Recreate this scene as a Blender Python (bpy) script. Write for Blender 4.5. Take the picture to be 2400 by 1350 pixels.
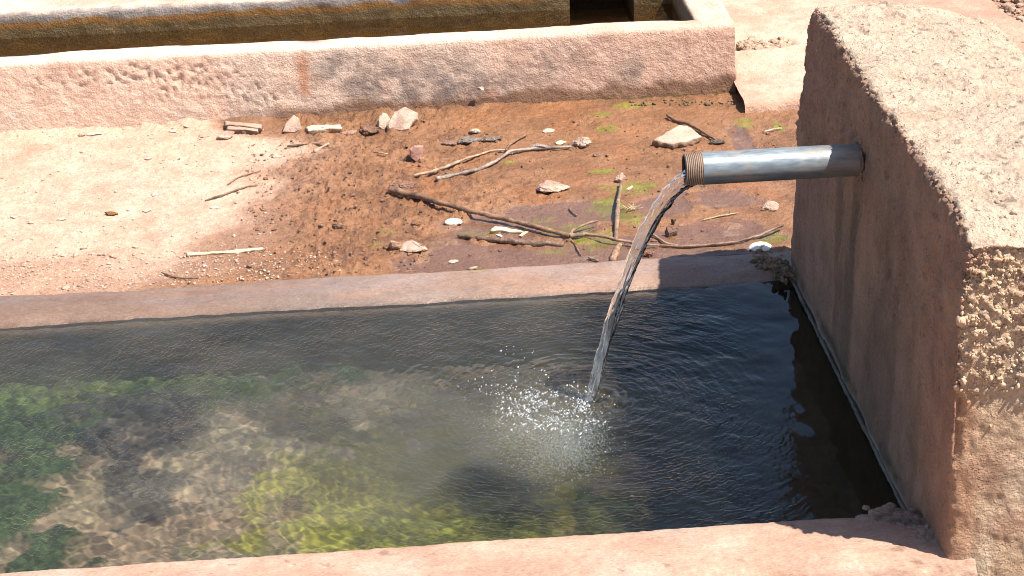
import bpy, math, random
import numpy as np

C = bpy.context.scene.collection
for o in list(bpy.data.objects):
    bpy.data.objects.remove(o)
S = bpy.context.scene

# ------------------------------------------------------------------ camera, sky, sun, exposure
YAW, PITCH, ROLL, F = 0.0555, 0.4083, -0.0371, 5000.0
CAM = np.array([-0.8181, -3.0319, 1.804])
_f = np.array([math.sin(YAW)*math.cos(PITCH), math.cos(YAW)*math.cos(PITCH), -math.sin(PITCH)])
_r = np.array([math.cos(YAW), -math.sin(YAW), 0.0])
_u = np.cross(_r, _f)
RT = _r*math.cos(ROLL) + _u*math.sin(ROLL)
UP = -_r*math.sin(ROLL) + _u*math.cos(ROLL)
FW = _f
cam_d = bpy.data.cameras.new('camera')
cam_d.sensor_width = 36.0
cam_d.lens = F/2400*36
cam_d.clip_start, cam_d.clip_end = 0.05, 500
cam = bpy.data.objects.new('camera', cam_d)
C.objects.link(cam)
from mathutils import Matrix, Vector
cam.matrix_world = Matrix([[RT[i], UP[i], -FW[i], CAM[i]] for i in range(3)] + [[0, 0, 0, 1]])
S.camera = cam

SUN_EL, SUN_AZ = math.radians(60.5), math.radians(25)          # azimuth measured from +X towards -Y
sd = Vector((math.cos(SUN_EL)*math.cos(SUN_AZ), -math.cos(SUN_EL)*math.sin(SUN_AZ), math.sin(SUN_EL)))
w = bpy.data.worlds.new('World')
S.world = w
w.use_nodes = True
nt = w.node_tree
sky = nt.nodes.new('ShaderNodeTexSky')
sky.sky_type = 'NISHITA'
sky.sun_disc = False
sky.sun_elevation = SUN_EL
sky.sun_rotation = math.atan2(sd.x, sd.y)
sky.altitude = 800
sky.air_density = 1.0
sky.dust_density = 1.6
bg = nt.nodes['Background']
bg.inputs[1].default_value = 0.09
nt.links.new(sky.outputs[0], bg.inputs[0])
sun_d = bpy.data.lights.new('sun', 'SUN')
sun_d.energy = 5.0
sun_d.angle = math.radians(0.5)
sun_d.color = (1.0, 0.95, 0.87)
sun = bpy.data.objects.new('sun', sun_d)
C.objects.link(sun)
sun.rotation_euler = sd.to_track_quat('Z', 'Y').to_euler()
S.view_settings.view_transform = 'Standard'
S.view_settings.look = 'None'
S.view_settings.gamma = 1.0
S.view_settings.use_curve_mapping = False
S.view_settings.exposure = 0.92
S.render.engine = 'CYCLES'
S.cycles.use_denoising = True
S.cycles.max_bounces = 10
S.cycles.transmission_bounces = 8
S.cycles.transparent_max_bounces = 12
S.cycles.sample_clamp_indirect = 4.0
S.cycles.filter_width = 1.0

REFRACT = True

# ------------------------------------------------------------------ helpers
def ray(u, v):
    return FW + RT*(u-1200)/F - UP*(v-675)/F

def at(u, v, z=0.02):
    """point of the horizontal plane z seen at photograph position u, v"""
    d = ray(u, v)
    t = (z-CAM[2])/d[2]
    return CAM + t*d

def at_wall(u, v, y):
    d = ray(u, v)
    t = (y-CAM[1])/d[1]
    return CAM + t*d

def at_floor(u, v, z):
    p = at(u, v, 0.0)
    d = ray(u, v); d = d/np.linalg.norm(d)
    if REFRACT:
        n = 1/1.33
        c1 = -d[2]
        c2 = math.sqrt(1-n*n*(1-c1*c1))
        d = np.array([d[0]*n, d[1]*n, -c2])
    return p + d*(z/d[2])

def ppm(p):
    return F/float((np.asarray(p)-CAM) @ FW)

def project(P):
    d = P-CAM
    z = d @ FW
    return 1200+F*(d @ RT)/z, 675-F*(d @ UP)/z

def _h(ix, iy, iz, seed):
    h = (ix.astype(np.int64)*374761393 + iy.astype(np.int64)*668265263 + iz.astype(np.int64)*2147483647 + seed*974634777) & 0xffffffff
    h = ((h ^ (h >> 13))*1274126177) & 0xffffffff
    h = ((h ^ (h >> 15))*2246822519) & 0xffffffff
    h = h ^ (h >> 16)
    return h.astype(np.float64)/4294967295.0

def vn(P, seed=0):
    """value noise, -1..1"""
    i = np.floor(P)
    f = P-i
    f = f*f*f*(f*(f*6-15)+10)
    i = i.astype(np.int64)
    x, y, z = i[:, 0], i[:, 1], i[:, 2]
    a = 0
    for dx in (0, 1):
        wx = f[:, 0] if dx else 1-f[:, 0]
        for dy in (0, 1):
            wy = f[:, 1] if dy else 1-f[:, 1]
            for dz in (0, 1):
                wz = f[:, 2] if dz else 1-f[:, 2]
                a = a + wx*wy*wz*_h(x+dx, y+dy, z+dz, seed)
    return a*2-1

def fbm(P, scale, octv=4, seed=0, gain=0.5, stretch=None):
    P = np.asarray(P, float)*scale
    if stretch is not None:
        P = P*np.array(stretch)
    a, t, n = 1.0, 0, 0
    for k in range(octv):
        t = t + a*vn(P + 17.3*k, seed+k*7)
        n += a
        a *= gain
        P = P*2.03
    return t/n*1.6

def sstep(a, b, x):
    t = np.clip((x-a)/(b-a), 0, 1)      # also falls when a > b
    return t*t*(3-2*t)

def mix(a, b, t):
    t = np.asarray(t)[:, None]
    return a*(1-t) + np.asarray(b)*t

def blob(P, c, rx, ry, rough=0.35, seed=3, ns=30):
    """soft irregular patch mask round c"""
    d = np.sqrt(((P[:, 0]-c[0])/rx)**2 + ((P[:, 1]-c[1])/ry)**2)
    d = d + rough*fbm(P, ns, 4, seed)
    return 1-sstep(0.7, 1.2, d)

def link(o, parent=None):
    C.objects.link(o)
    if parent is not None:
        o.parent = parent
        o.matrix_parent_inverse = parent.matrix_world.inverted()
    return o

def mesh_obj(name, V, Fc, mat, parent=None, col=None, rough=None, smooth=True, origin=None):
    V = np.asarray(V, float)
    if origin is None:
        origin = np.array([V[:, 0].mean(), V[:, 1].mean(), V[:, 2].min()])
    me = bpy.data.meshes.new(name)
    L = V-origin
    if isinstance(Fc, np.ndarray):
        k = Fc.shape[1]
        me.vertices.add(len(L)); me.vertices.foreach_set('co', L.ravel())
        me.loops.add(Fc.size); me.loops.foreach_set('vertex_index', Fc.ravel().astype(np.int32))
        me.polygons.add(len(Fc)); me.polygons.foreach_set('loop_start', np.arange(0, Fc.size, k, dtype=np.int32))
        me.update(calc_edges=True)
    else:
        me.from_pydata(L.tolist(), [], Fc)
    if smooth:
        me.polygons.foreach_set('use_smooth', np.ones(len(me.polygons), bool))
    if col is not None:
        col = np.asarray(col, float)
        if col.ndim == 1:
            col = np.tile(col, (len(V), 1))
        a = me.attributes.new('col', 'FLOAT_COLOR', 'POINT')
        a.data.foreach_set('color', np.hstack([np.clip(col, 0.004, 1), np.ones((len(V), 1))]).ravel())
    if rough is not None:
        rough = np.broadcast_to(np.asarray(rough, float), (len(V),))
        a = me.attributes.new('wetrough', 'FLOAT', 'POINT')
        a.data.foreach_set('value', np.ascontiguousarray(rough))
    me.materials.append(mat)
    me.update()
    o = bpy.data.objects.new(name, me)
    o.location = Vector(origin)
    C.objects.link(o)
    if parent is not None:
        bpy_parent(o, parent)
    return o

def bpy_parent(o, parent):
    loc = Vector(o.location) - Vector(parent.location)
    o.parent = parent
    o.location = loc

def empty(name, loc):
    o = bpy.data.objects.new(name, None)
    o.empty_display_size = 0.05
    o.location = Vector(loc)
    C.objects.link(o)
    return o

def tag(o, label, cat, group=None):
    o['label'] = label
    o['category'] = cat
    if group:
        o['group'] = group
    return o

def structure(o):
    o['kind'] = 'structure'
    return o

def grid_faces(nx, ny):
    i = np.arange(nx-1)[:, None]*ny + np.arange(ny-1)[None, :]
    i = i.ravel()
    return np.stack([i, i+ny, i+ny+1, i+1], 1)

# ------------------------------------------------------------------ materials
class NT:
    def __init__(self, name):
        self.m = bpy.data.materials.new(name)
        self.m.use_nodes = True
        self.t = self.m.node_tree
        self.b = self.t.nodes['Principled BSDF']
        self.out = self.t.nodes['Material Output']
    def n(self, typ, **kw):
        nd = self.t.nodes.new(typ)
        for k, v in kw.items():
            if k[0] == '_':
                setattr(nd, k[1:], v)
            else:
                nd.inputs[k.replace('__', ' ')].default_value = v
        return nd
    def l(self, a, b):
        self.t.links.new(a, b)
    def noise(self, co, scale, detail=6, rough=0.55):
        nd = self.n('ShaderNodeTexNoise', Scale=scale, Detail=detail, Roughness=rough)
        self.l(co, nd.inputs['Vector'])
        return nd.outputs['Fac']
    def ramp(self, x, stops):
        nd = self.n('ShaderNodeValToRGB')
        e = nd.color_ramp.elements
        while len(e) < len(stops):
            e.new(0.5)
        for k, (p, c) in enumerate(stops):
            e[k].position = p
            e[k].color = (*c, 1) if isinstance(c, tuple) else (c, c, c, 1)
        self.l(x, nd.inputs[0])
        return nd.outputs[0]
    def mul(self, a, b, fac=1.0, mode='MULTIPLY'):
        nd = self.n('ShaderNodeMix', _data_type='RGBA', _blend_type=mode)
        nd.inputs[0].default_value = fac
        self.l(a, nd.inputs[6]); self.l(b, nd.inputs[7])
        return nd.outputs[2]

def earth(name, grain=260, lump=60, bump=0.6, pits=0.0, contrast=0.5, dist=0.004, spec=0.35, stretch=None, speck=0.0):
    """rough mineral or organic surface: low frequency colour and wetness come from the mesh, grain from noise"""
    k = NT(name)
    co = k.n('ShaderNodeTexCoord').outputs['Object']
    if stretch:
        mp = k.n('ShaderNodeMapping'); mp.inputs['Scale'].default_value = stretch
        k.l(co, mp.inputs['Vector']); co = mp.outputs[0]
    at_ = k.n('ShaderNodeAttribute', _attribute_name='col')
    wr = k.n('ShaderNodeAttribute', _attribute_name='wetrough')
    n1 = k.noise(co, grain, 8, 0.65)
    n2 = k.noise(co, lump, 6, 0.6)
    n3 = k.noise(co, lump*0.18, 5, 0.6)
    lo, hi = 1-contrast, 1+contrast*0.75
    c = k.mul(at_.outputs['Color'], k.ramp(n1, [(0.3, lo), (0.7, hi)]))
    c = k.mul(c, k.ramp(n2, [(0.3, (lo+.15, lo+.12, lo+.1)), (0.7, (hi-.1, hi-.1, hi-.1))]))
    c = k.mul(c, k.ramp(n3, [(0.32, (.84, .8, .78)), (0.68, (1.12, 1.12, 1.12))]))
    if speck:
        n4 = k.noise(co, grain*.62, 3, 0.5)
        c = k.mul(c, k.ramp(n4, [(0.66, 1.0), (0.73, 1-speck)]))
        n5 = k.noise(co, grain*.45, 2, 0.5)
        c = k.mul(c, k.ramp(n5, [(0.67, 1.0), (0.74, 1+speck*.7)]))
    h = k.n('ShaderNodeMath', _operation='MULTIPLY_ADD'); h.inputs[1].default_value = 0.6
    k.l(n1, h.inputs[0]); k.l(n2, h.inputs[2])
    hh = h.outputs[0]
    if pits:
        v = k.n('ShaderNodeTexVoronoi', Scale=lump*2.2, Randomness=1.0)
        k.l(co, v.inputs['Vector'])
        pr = k.ramp(v.outputs['Distance'], [(0.05, 0.0), (0.28, 1.0)])
        nm = k.noise(co, lump*0.5, 4)
        sel = k.ramp(nm, [(0.5, 0.0), (0.62, 1.0)])
        mx = k.n('ShaderNodeMix', _data_type='FLOAT')
        k.l(sel, mx.inputs[0]); mx.inputs[2].default_value = 1.0; k.l(pr, mx.inputs[3])
        h2 = k.n('ShaderNodeMath', _operation='MULTIPLY_ADD'); h2.inputs[1].default_value = pits
        k.l(mx.outputs[0], h2.inputs[0]); k.l(hh, h2.inputs[2])
        hh = h2.outputs[0]
    bp = k.n('ShaderNodeBump', Strength=bump, Distance=dist)
    k.l(hh, bp.inputs['Height'])
    k.l(c, k.b.inputs['Base Color'])
    k.l(wr.outputs['Fac'], k.b.inputs['Roughness'])
    k.l(bp.outputs[0], k.b.inputs['Normal'])
    k.b.inputs['Specular IOR Level'].default_value = spec
    return k.m

M_ground = earth('mud_and_dust', 240, 75, 1.0, contrast=0.26, dist=0.007, spec=0.45, speck=.45)
M_plaster = earth('pink_plaster', 230, 75, 1.0, pits=0.5, contrast=0.2, dist=0.0055, speck=.25)
M_rim = earth('smoothed_plaster', 260, 60, 0.7, contrast=0.24, dist=0.004, spec=0.4, stretch=(.55, 1, 1), speck=.3)
M_head = earth('rough_render', 230, 85, 1.0, pits=1.0, contrast=0.2, dist=0.010, speck=.4)
M_floor = earth('algae_floor', 160, 45, 0.8, contrast=0.3, dist=0.006)
M_stone = earth('stone', 260, 90, 0.8, pits=0.4, contrast=0.2, dist=0.005, speck=.3)
M_clod = earth('clod', 240, 110, 1.0, pits=0.8, contrast=0.35, dist=0.008, spec=0.6, speck=.4)
M_wood = earth('dead_wood', 260, 120, 0.7, contrast=0.4, dist=0.003, stretch=(1, 1, 1))
M_white = earth('white_shell', 200, 60, 0.15, contrast=0.06, dist=0.001, spec=0.5)
M_weed = earth('weed', 200, 60, 0.3, contrast=0.3, dist=0.002)

def water_mat(name, tint=(1, 1, 1), rough=0.0, density=None, ripple=None):
    k = NT(name)
    k.t.nodes.remove(k.b)
    g = k.n('ShaderNodeBsdfRefraction', IOR=1.33, Roughness=rough, Color=(*tint, 1))
    s = k.n('ShaderNodeBsdfGlossy', Roughness=0.0, Color=(1, 1, 1, 1))
    fr = k.n('ShaderNodeFresnel', IOR=1.33)
    mx = k.n('ShaderNodeMixShader')
    if ripple:
        # the finest ripples, too short for the mesh: rings round the landing point and a crossing chop
        co = k.n('ShaderNodeTexCoord').outputs['Object']
        mp = k.n('ShaderNodeMapping'); mp.inputs['Location'].default_value = (-ripple[0], -ripple[1], 0); k.l(co, mp.inputs[0])
        wv = k.n('ShaderNodeTexWave', _wave_type='RINGS', _rings_direction='SPHERICAL', Scale=20.0, Distortion=11.0, Detail=3.0)
        wv.inputs['Detail Scale'].default_value = 2.2
        k.l(mp.outputs[0], wv.inputs['Vector'])
        m3 = k.n('ShaderNodeMapping'); m3.inputs['Rotation'].default_value = (0, 0, .9); m3.inputs['Scale'].default_value = (1, .35, 1); k.l(co, m3.inputs[0])
        ch = k.noise(m3.outputs[0], 105, 4, .55)
        sep = k.n('ShaderNodeSeparateXYZ'); k.l(co, sep.inputs[0])
        cm = k.n('ShaderNodeMapRange'); cm.inputs[1].default_value = -.34; cm.inputs[2].default_value = -.10; cm.inputs[3].default_value = 1; cm.inputs[4].default_value = .03
        k.l(sep.outputs[0], cm.inputs[0])
        ad = k.n('ShaderNodeMath', _operation='MULTIPLY_ADD'); ad.inputs[1].default_value = 1.5; k.l(ch, ad.inputs[0]); k.l(wv.outputs['Fac'], ad.inputs[2])
        m4 = k.n('ShaderNodeMath', _operation='MULTIPLY'); k.l(ad.outputs[0], m4.inputs[0]); k.l(k.ramp(k.noise(co, 7, 3), [(.34, .15), (.68, 1.0)]), m4.inputs[1])
        mu = k.n('ShaderNodeMath', _operation='MULTIPLY'); k.l(m4.outputs[0], mu.inputs[0]); k.l(cm.outputs[0], mu.inputs[1])
        bp = k.n('ShaderNodeBump', Strength=.8, Distance=.0013); k.l(mu.outputs[0], bp.inputs['Height'])
        k.l(bp.outputs[0], s.inputs['Normal']); k.l(bp.outputs[0], fr.inputs['Normal'])
    body = g.outputs[0]
    if density:
        # silt held in the water: the share of it that scatters is stored on the mesh
        d = k.n('ShaderNodeBsdfDiffuse', Color=(*density, 1))
        a = k.n('ShaderNodeAttribute', _attribute_name='silt')
        m2 = k.n('ShaderNodeMixShader')
        k.l(a.outputs['Fac'], m2.inputs[0]); k.l(g.outputs[0], m2.inputs[1]); k.l(d.outputs[0], m2.inputs[2])
        body = m2.outputs[0]
    k.l(fr.outputs[0], mx.inputs[0]); k.l(body, mx.inputs[1]); k.l(s.outputs[0], mx.inputs[2])
    k.l(mx.outputs[0], k.out.inputs[0])
    return k.m

def film_mat(name, tint=(0.9, 0.85, 0.8), ior=1.33, bump=0.0, scale=60):
    k = NT(name)
    k.t.nodes.remove(k.b)
    g = k.n('ShaderNodeBsdfTransparent', Color=(*tint, 1))
    s = k.n('ShaderNodeBsdfGlossy', Roughness=0.02, Color=(1, 1, 1, 1))
    fr = k.n('ShaderNodeFresnel', IOR=ior)
    mx = k.n('ShaderNodeMixShader')
    if bump:
        co = k.n('ShaderNodeTexCoord').outputs['Object']
        n = k.noise(co, scale, 3)
        bp = k.n('ShaderNodeBump', Strength=bump, Distance=0.002)
        k.l(n, bp.inputs['Height'])
        k.l(bp.outputs[0], s.inputs['Normal']); k.l(bp.outputs[0], fr.inputs['Normal'])
    k.l(fr.outputs[0], mx.inputs[0]); k.l(g.outputs[0], mx.inputs[1]); k.l(s.outputs[0], mx.inputs[2])
    k.l(mx.outputs[0], k.out.inputs[0])
    return k.m

M_water = water_mat('trough_water', (0.95, 0.96, 0.9), rough=.13, density=(.44, .395, .285), ripple=(at(1378, 925, 0)[0], .5746))
M_stream = water_mat('falling_water', (0.98, 0.99, 1.0), density=(.8, .82, .85))
M_film = film_mat('shallow_water', (0.93, 0.88, 0.84), bump=0.15)
M_farwater = film_mat('still_water', (0.8, 0.7, 0.5), bump=0.15, scale=25)
kb = NT('bubble_film')
kb.t.nodes.remove(kb.b)
_t = kb.n('ShaderNodeBsdfTransparent'); _g = kb.n('ShaderNodeBsdfGlossy', Roughness=.16); _d = kb.n('ShaderNodeBsdfDiffuse', Color=(.85, .88, .9, 1))
_m = kb.n('ShaderNodeMixShader', Fac=.30); kb.l(_t.outputs[0], _m.inputs[1]); kb.l(_g.outputs[0], _m.inputs[2])
_m2 = kb.n('ShaderNodeMixShader', Fac=.16); kb.l(_m.outputs[0], _m2.inputs[1]); kb.l(_d.outputs[0], _m2.inputs[2])
kb.l(_m2.outputs[0], kb.out.inputs[0])
M_bubble = kb.m

# ------------------------------------------------------------------ colours (linear albedo)
DRY = np.array([0.56, 0.385, 0.28])
DRYP = np.array([0.56, 0.375, 0.275])
MUD = np.array([0.285, 0.138, 0.066])
WETMUD = np.array([0.225, 0.105, 0.048])
SILT = np.array([0.23, 0.145, 0.105])
DAMP = np.array([0.40, 0.235, 0.155])
ALGAE = np.array([0.20, 0.215, 0.025])
PINK = np.array([0.60, 0.42, 0.32])
REDP = np.array([0.50, 0.255, 0.165])
GREY = np.array([0.25, 0.21, 0.19])
BEIGE = np.array([0.56, 0.435, 0.325])

TX0, TX1 = -2.6, 0.0          # trough, left end and head wall face
TW = 1.08                      # trough width
GY = 1.195                     # outer edge of its back rim
FY = 2.275                     # front face of the far trough
FTOP = 0.206

# ------------------------------------------------------------------ ground
def axis(lo, hi, step, a, b, g=1.18):
    xs = list(np.arange(lo, hi+1e-6, step))
    d, x = step, xs[-1]
    while x < b:
        d *= g; x += d; xs.append(x)
    d, x = step, xs[0]
    while x > a:
        d *= g; x -= d; xs.insert(0, x)
    return np.array(xs)

xs = axis(-2.0, 0.42, 0.0045, -70, 70)
ys = axis(GY-0.004, 2.30, 0.0048, -70, 90)
X, Y = np.meshgrid(xs, ys, indexing='ij')
P = np.stack([X.ravel(), Y.ravel(), np.zeros(X.size)], 1)
U, V_ = project(P + np.array([0, 0, .02]))
U = np.clip(U, -3000, 6000)
nz1 = fbm(P, 9, 5, 1)
ub = np.interp(V_, [230, 300, 335, 360, 430, 520, 580, 620, 660, 720], [420, 470, 640, 640, 590, 540, 500, 430, 330, 100])
wet = sstep(-45, 85, U-ub + nz1*75)
wet = np.where((P[:, 1] > GY-0.05) & (P[:, 1] < FY+0.3) & (P[:, 0] < 0.6), wet, 0.0)
damp = np.maximum(sstep(560, 650, V_+nz1*50), 0.0)*(P[:, 1] > 0.5)*(P[:, 1] < 2)
drywall = 1-sstep(0.0, 0.16, FY-P[:, 1] + 0.05*fbm(P, 12, 3, 5))
# puddled silt areas, given by where they lie on the mud
pud = np.zeros(len(P))
for (u, v, rx, ry) in ((1230, 530, .17, .12), (1180, 600, .24, .10), (1420, 590, .24, .10), (1650, 560, .17, .10), (1720, 600, .15, .05),
                       (1735, 330, .03, .12), (1330, 500, .12, .08), (1560, 480, .08, .07), (1690, 470, .08, .06)):
    pud = np.maximum(pud, blob(P, at(u, v), rx, ry, 0.4, 11, 22))
pud *= wet
al = np.zeros(len(P))
for (u, v, rx, ry) in ((1425, 306, .028, .026), (1822, 300, .015, .035), (1415, 404, .034, .016), (1480, 442, .05, .045), (1420, 482, .045, .05),
                       (1192, 384, .013, .012), (1130, 545, .05, .02), (1270, 512, .025, .015), (1330, 535, .05, .035), (1390, 560, .06, .05),
                       (1470, 510, .04, .05), (1300, 588, .03, .01), (1480, 250, .05, .02), (1410, 270, .03, .02), (900, 548, .02, .014), (880, 578, .018, .01),
                       (1120, 632, .02, .02), (1390, 575, .03, .02), (1810, 555, .03, .03), (1745, 290, .02, .03)):
    al = np.maximum(al, blob(P, at(u, v), rx, ry, 0.55, 23, 60))
al *= wet
clod = fbm(P, 34, 4, 31)
clodz = sstep(0.05, 0.75, clod)
ub2 = sstep(620, 720, U)*(1-sstep(880, 1250, U + nz1*140 - (V_-450)*0.2))
churn = np.clip(ub2 + 0.45*sstep(0.1, 0.6, fbm(P, 6, 3, 41)), 0, 1)*wet*(1-0.9*pud)
fine = fbm(P, 120, 4, 51)
med = fbm(P, 45, 4, 61, stretch=(0.6, 1.1, 1))
h = 0.022 + 0.0016*fbm(P, 14, 3, 71)
h += (1-wet)*(0.0014*fine + 0.0018*med)
h += wet*(0.0022*med + 0.0014*fine*(1-pud*.7)) + churn*(0.007*clodz + 0.006*sstep(.0, .7, fbm(P, 80, 3, 81)) + .003*fbm(P, 130, 2, 82))
h -= 0.0055*pud
h += 0.02*np.exp(-np.maximum(FY-P[:, 1], 0)/0.03)*(0.4+0.6*fbm(P, 20, 4, 91))*(1-wet*0.4)
h += np.where(P[:, 1] > 2.3, 0.02*fbm(P, 3, 4, 93) + 0.004*fbm(P, 40, 3, 94), 0)
h = np.where(P[:, 1] < GY+0.012, np.minimum(h, 0.021), h)
inside = (P[:, 1] < GY-0.002) & (P[:, 0] < 0.05) & (P[:, 1] > -0.12) & (P[:, 0] > TX0-0.1)
h = np.where(P[:, 1] < -0.12, -0.28 + 0.01*fbm(P, 4, 3, 95), h)
h = np.where(inside, -0.7, h)
G = P.copy(); G[:, 2] = h
col = mix(np.tile(DRY, (len(P), 1)), DRYP, sstep(-0.2, 0.6, fbm(P, 5, 4, 101)))
col = mix(col, REDP*1.05, 0.55*sstep(0.45, 0.9, fbm(P, 7, 4, 103)))
col = mix(col, np.array([.60, .445, .335]), 0.5*sstep(0.35, 0.8, fbm(P, 11, 4, 107))*(1-wet))
col = mix(col, DAMP, damp*0.85)
mud = mix(np.tile(MUD, (len(P), 1)), WETMUD, sstep(-0.3, 0.5, fbm(P, 16, 4, 111)))
mud = mix(mud, np.array([.30, .125, .05]), 0.6*sstep(0.2, 0.7, fbm(P, 8, 3, 113)))
mud = mix(mud, np.array([.33, .185, .115]), (1-sstep(30, 260, U-ub))*0.85)
mud = mix(mud, np.array([.13, .065, .036]), 0.5*churn*sstep(0.25, 0.7, -clod))
mud = mix(mud, SILT, pud*0.85)
col = mix(col, mud, wet)
edge = wet*np.exp(-np.maximum(FY-P[:, 1], 0)/0.05)
col = mix(col, np.array([.15, .075, .035]), 0.7*edge*sstep(-.4, .4, fbm(P, 25, 3, 115)))
col = mix(col, ALGAE, np.clip(al, 0, 1)*(0.62+0.55*fbm(P, 85, 3, 53)).clip(0, 1))
soil = (P[:, 1] > 2.35).astype(float)
col = mix(col, np.array([.36, .2, .13]), soil*0.9)
col = mix(col, np.array([.3, .2, .14]), (P[:, 1] < 0)*0.8)
ro = 0.9 - wet*(0.46 + .12*churn + 0.16*sstep(0, .6, fbm(P, 30, 3, 121))) - damp*0.1
ground = structure(mesh_obj('ground', G, grid_faces(len(xs), len(ys)), M_ground, col=col, rough=np.clip(ro, .22, 1), origin=np.zeros(3)))

# film of water lying in the hollows of the mud
px = np.arange(-1.15, 0.16, 0.02); py = np.arange(GY+0.004, FY-0.02, 0.02)
PX, PY = np.meshgrid(px, py, indexing='ij')
pv = np.stack([PX.ravel(), PY.ravel(), np.full(PX.size, 0.0188)], 1)
structure(mesh_obj('puddle', pv, grid_faces(len(px), len(py)), M_film))

# ------------------------------------------------------------------ swept profile along X
def sweep(name, prof, x0, x1, step, mat, parent, disp, colf, roughf, seed=0, line=None):
    """prof: list of (Y, z); returns a mesh swept along X, displaced along its normals"""
    prof = np.array(prof, float)
    seg = np.r_[0, np.cumsum(np.hypot(*np.diff(prof, axis=0).T))]
    n = int(seg[-1]/step)+2
    t = np.linspace(0, seg[-1], n)
    y = np.interp(t, seg, prof[:, 0]); z = np.interp(t, seg, prof[:, 1])
    # soften the corners a little
    for _ in range(2):
        y[1:-1] = (y[:-2]+2*y[1:-1]+y[2:])/4; z[1:-1] = (z[:-2]+2*z[1:-1]+z[2:])/4
    ty, tz = np.gradient(y), np.gradient(z)
    ln = np.hypot(ty, tz); ny, nz = -tz/ln, ty/ln
    xx = np.linspace(x0, x1, int((x1-x0)/step)+2)
    XX = np.repeat(xx, n)
    Pt = np.stack([XX, np.tile(y, len(xx)), np.tile(z, len(xx))], 1)
    N = np.stack([np.zeros(len(XX)), np.tile(ny, len(xx)), np.tile(nz, len(xx))], 1)
    if line is not None:
        Pt[:, 1] += line(XX)
    d = disp(Pt)
    Q = Pt + N*d[:, None]
    return mesh_obj(name, Q, grid_faces(len(xx), n)[:, ::-1] if False else grid_faces(len(xx), n), mat, parent, colf(Pt), roughf(Pt))

# ------------------------------------------------------------------ front trough
trough = tag(empty('water_trough', (-1.3, 0.5, -0.33)), 'long sunken pink concrete trough filled with water in the foreground', 'trough')

def rim_col(P):
    c = mix(np.tile(np.array([.265, .17, .125]), (len(P), 1)), np.array([.225, .165, .135]), sstep(-.3, .5, fbm(P, 7, 4, 131, stretch=(.3, 1, 1))))
    c = mix(c, np.array([.27, .2, .175]), 0.8*sstep(.012, .022, P[:, 2]+0.006*fbm(P, 9, 4, 133))*sstep(-1.35, -0.85, -P[:, 0]-1.6+0.2*fbm(P, 5, 3, 134)+.9))
    c = mix(c, np.array([.25, .14, .09]), 0.7*sstep(.3, .8, fbm(P, 18, 4, 135, stretch=(.25, 1, 1))))
    c = mix(c, np.array([.32, .185, .125]), 0.5*sstep(.2, .7, fbm(P, 30, 4, 137, stretch=(.15, 1, 1))))
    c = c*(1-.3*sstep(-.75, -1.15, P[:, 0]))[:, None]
    c = mix(c, np.array([.10, .065, .045]), 1-sstep(-.004, .0045, P[:, 2]+.003*fbm(P, 30, 3, 138)))
    c = mix(c, np.array([.045, .04, .022]), 1-sstep(-.05, -.008, P[:, 2]))
    c = mix(c, np.array([.05, .10, .012]), (1-sstep(-.30, -.2, P[:, 2]+.05*fbm(P, 9, 4, 139)))*.8)
    return c
back_prof = [(1.03, -.34), (1.045, -.1), (1.06, -.02), (1.08, 0.0), (1.11, .0115), (1.15, .019), (1.192, .0225), (1.2, .02), (1.215, -.03), (1.22, -.5)]
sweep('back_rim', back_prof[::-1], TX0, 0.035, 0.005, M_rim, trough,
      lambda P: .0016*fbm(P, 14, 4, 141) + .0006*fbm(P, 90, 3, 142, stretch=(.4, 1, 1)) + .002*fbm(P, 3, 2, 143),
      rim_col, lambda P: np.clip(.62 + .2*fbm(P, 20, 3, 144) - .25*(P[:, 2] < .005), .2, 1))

def near_col(P):
    c = mix(np.tile(np.array([.41, .262, .19]), (len(P), 1)), np.array([.42, .305, .235]), sstep(-.2, .6, fbm(P, 8, 4, 151)))
    c = mix(c, np.array([.42, .235, .165]), .7*sstep(.15, .8, fbm(P, 6, 4, 153, stretch=(.5, 1, 1))))
    c = mix(c, np.array([.22, .13, .09]), .75*sstep(.78, .92, fbm(P, 34, 3, 155)))
    c = mix(c, np.array([.06, .055, .03]), 1-sstep(-.01, .004, P[:, 2]))
    return c
near_prof = [(.012, -.36), (.004, -.02), (.0, .04), (-.004, .047), (-.02, .05), (-.125, .049), (-.155, .042), (-.175, .02), (-.185, -.02), (-.19, -.4)]
sweep('near_rim', near_prof, TX0, 0.06, 0.005, M_rim, trough,
      lambda P: .0018*fbm(P, 12, 4, 161) + .001*fbm(P, 80, 4, 162) + .003*sstep(-.09, -.15, P[:, 1])*fbm(P, 35, 4, 163),
      near_col, lambda P: np.full(len(P), .88))

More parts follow.
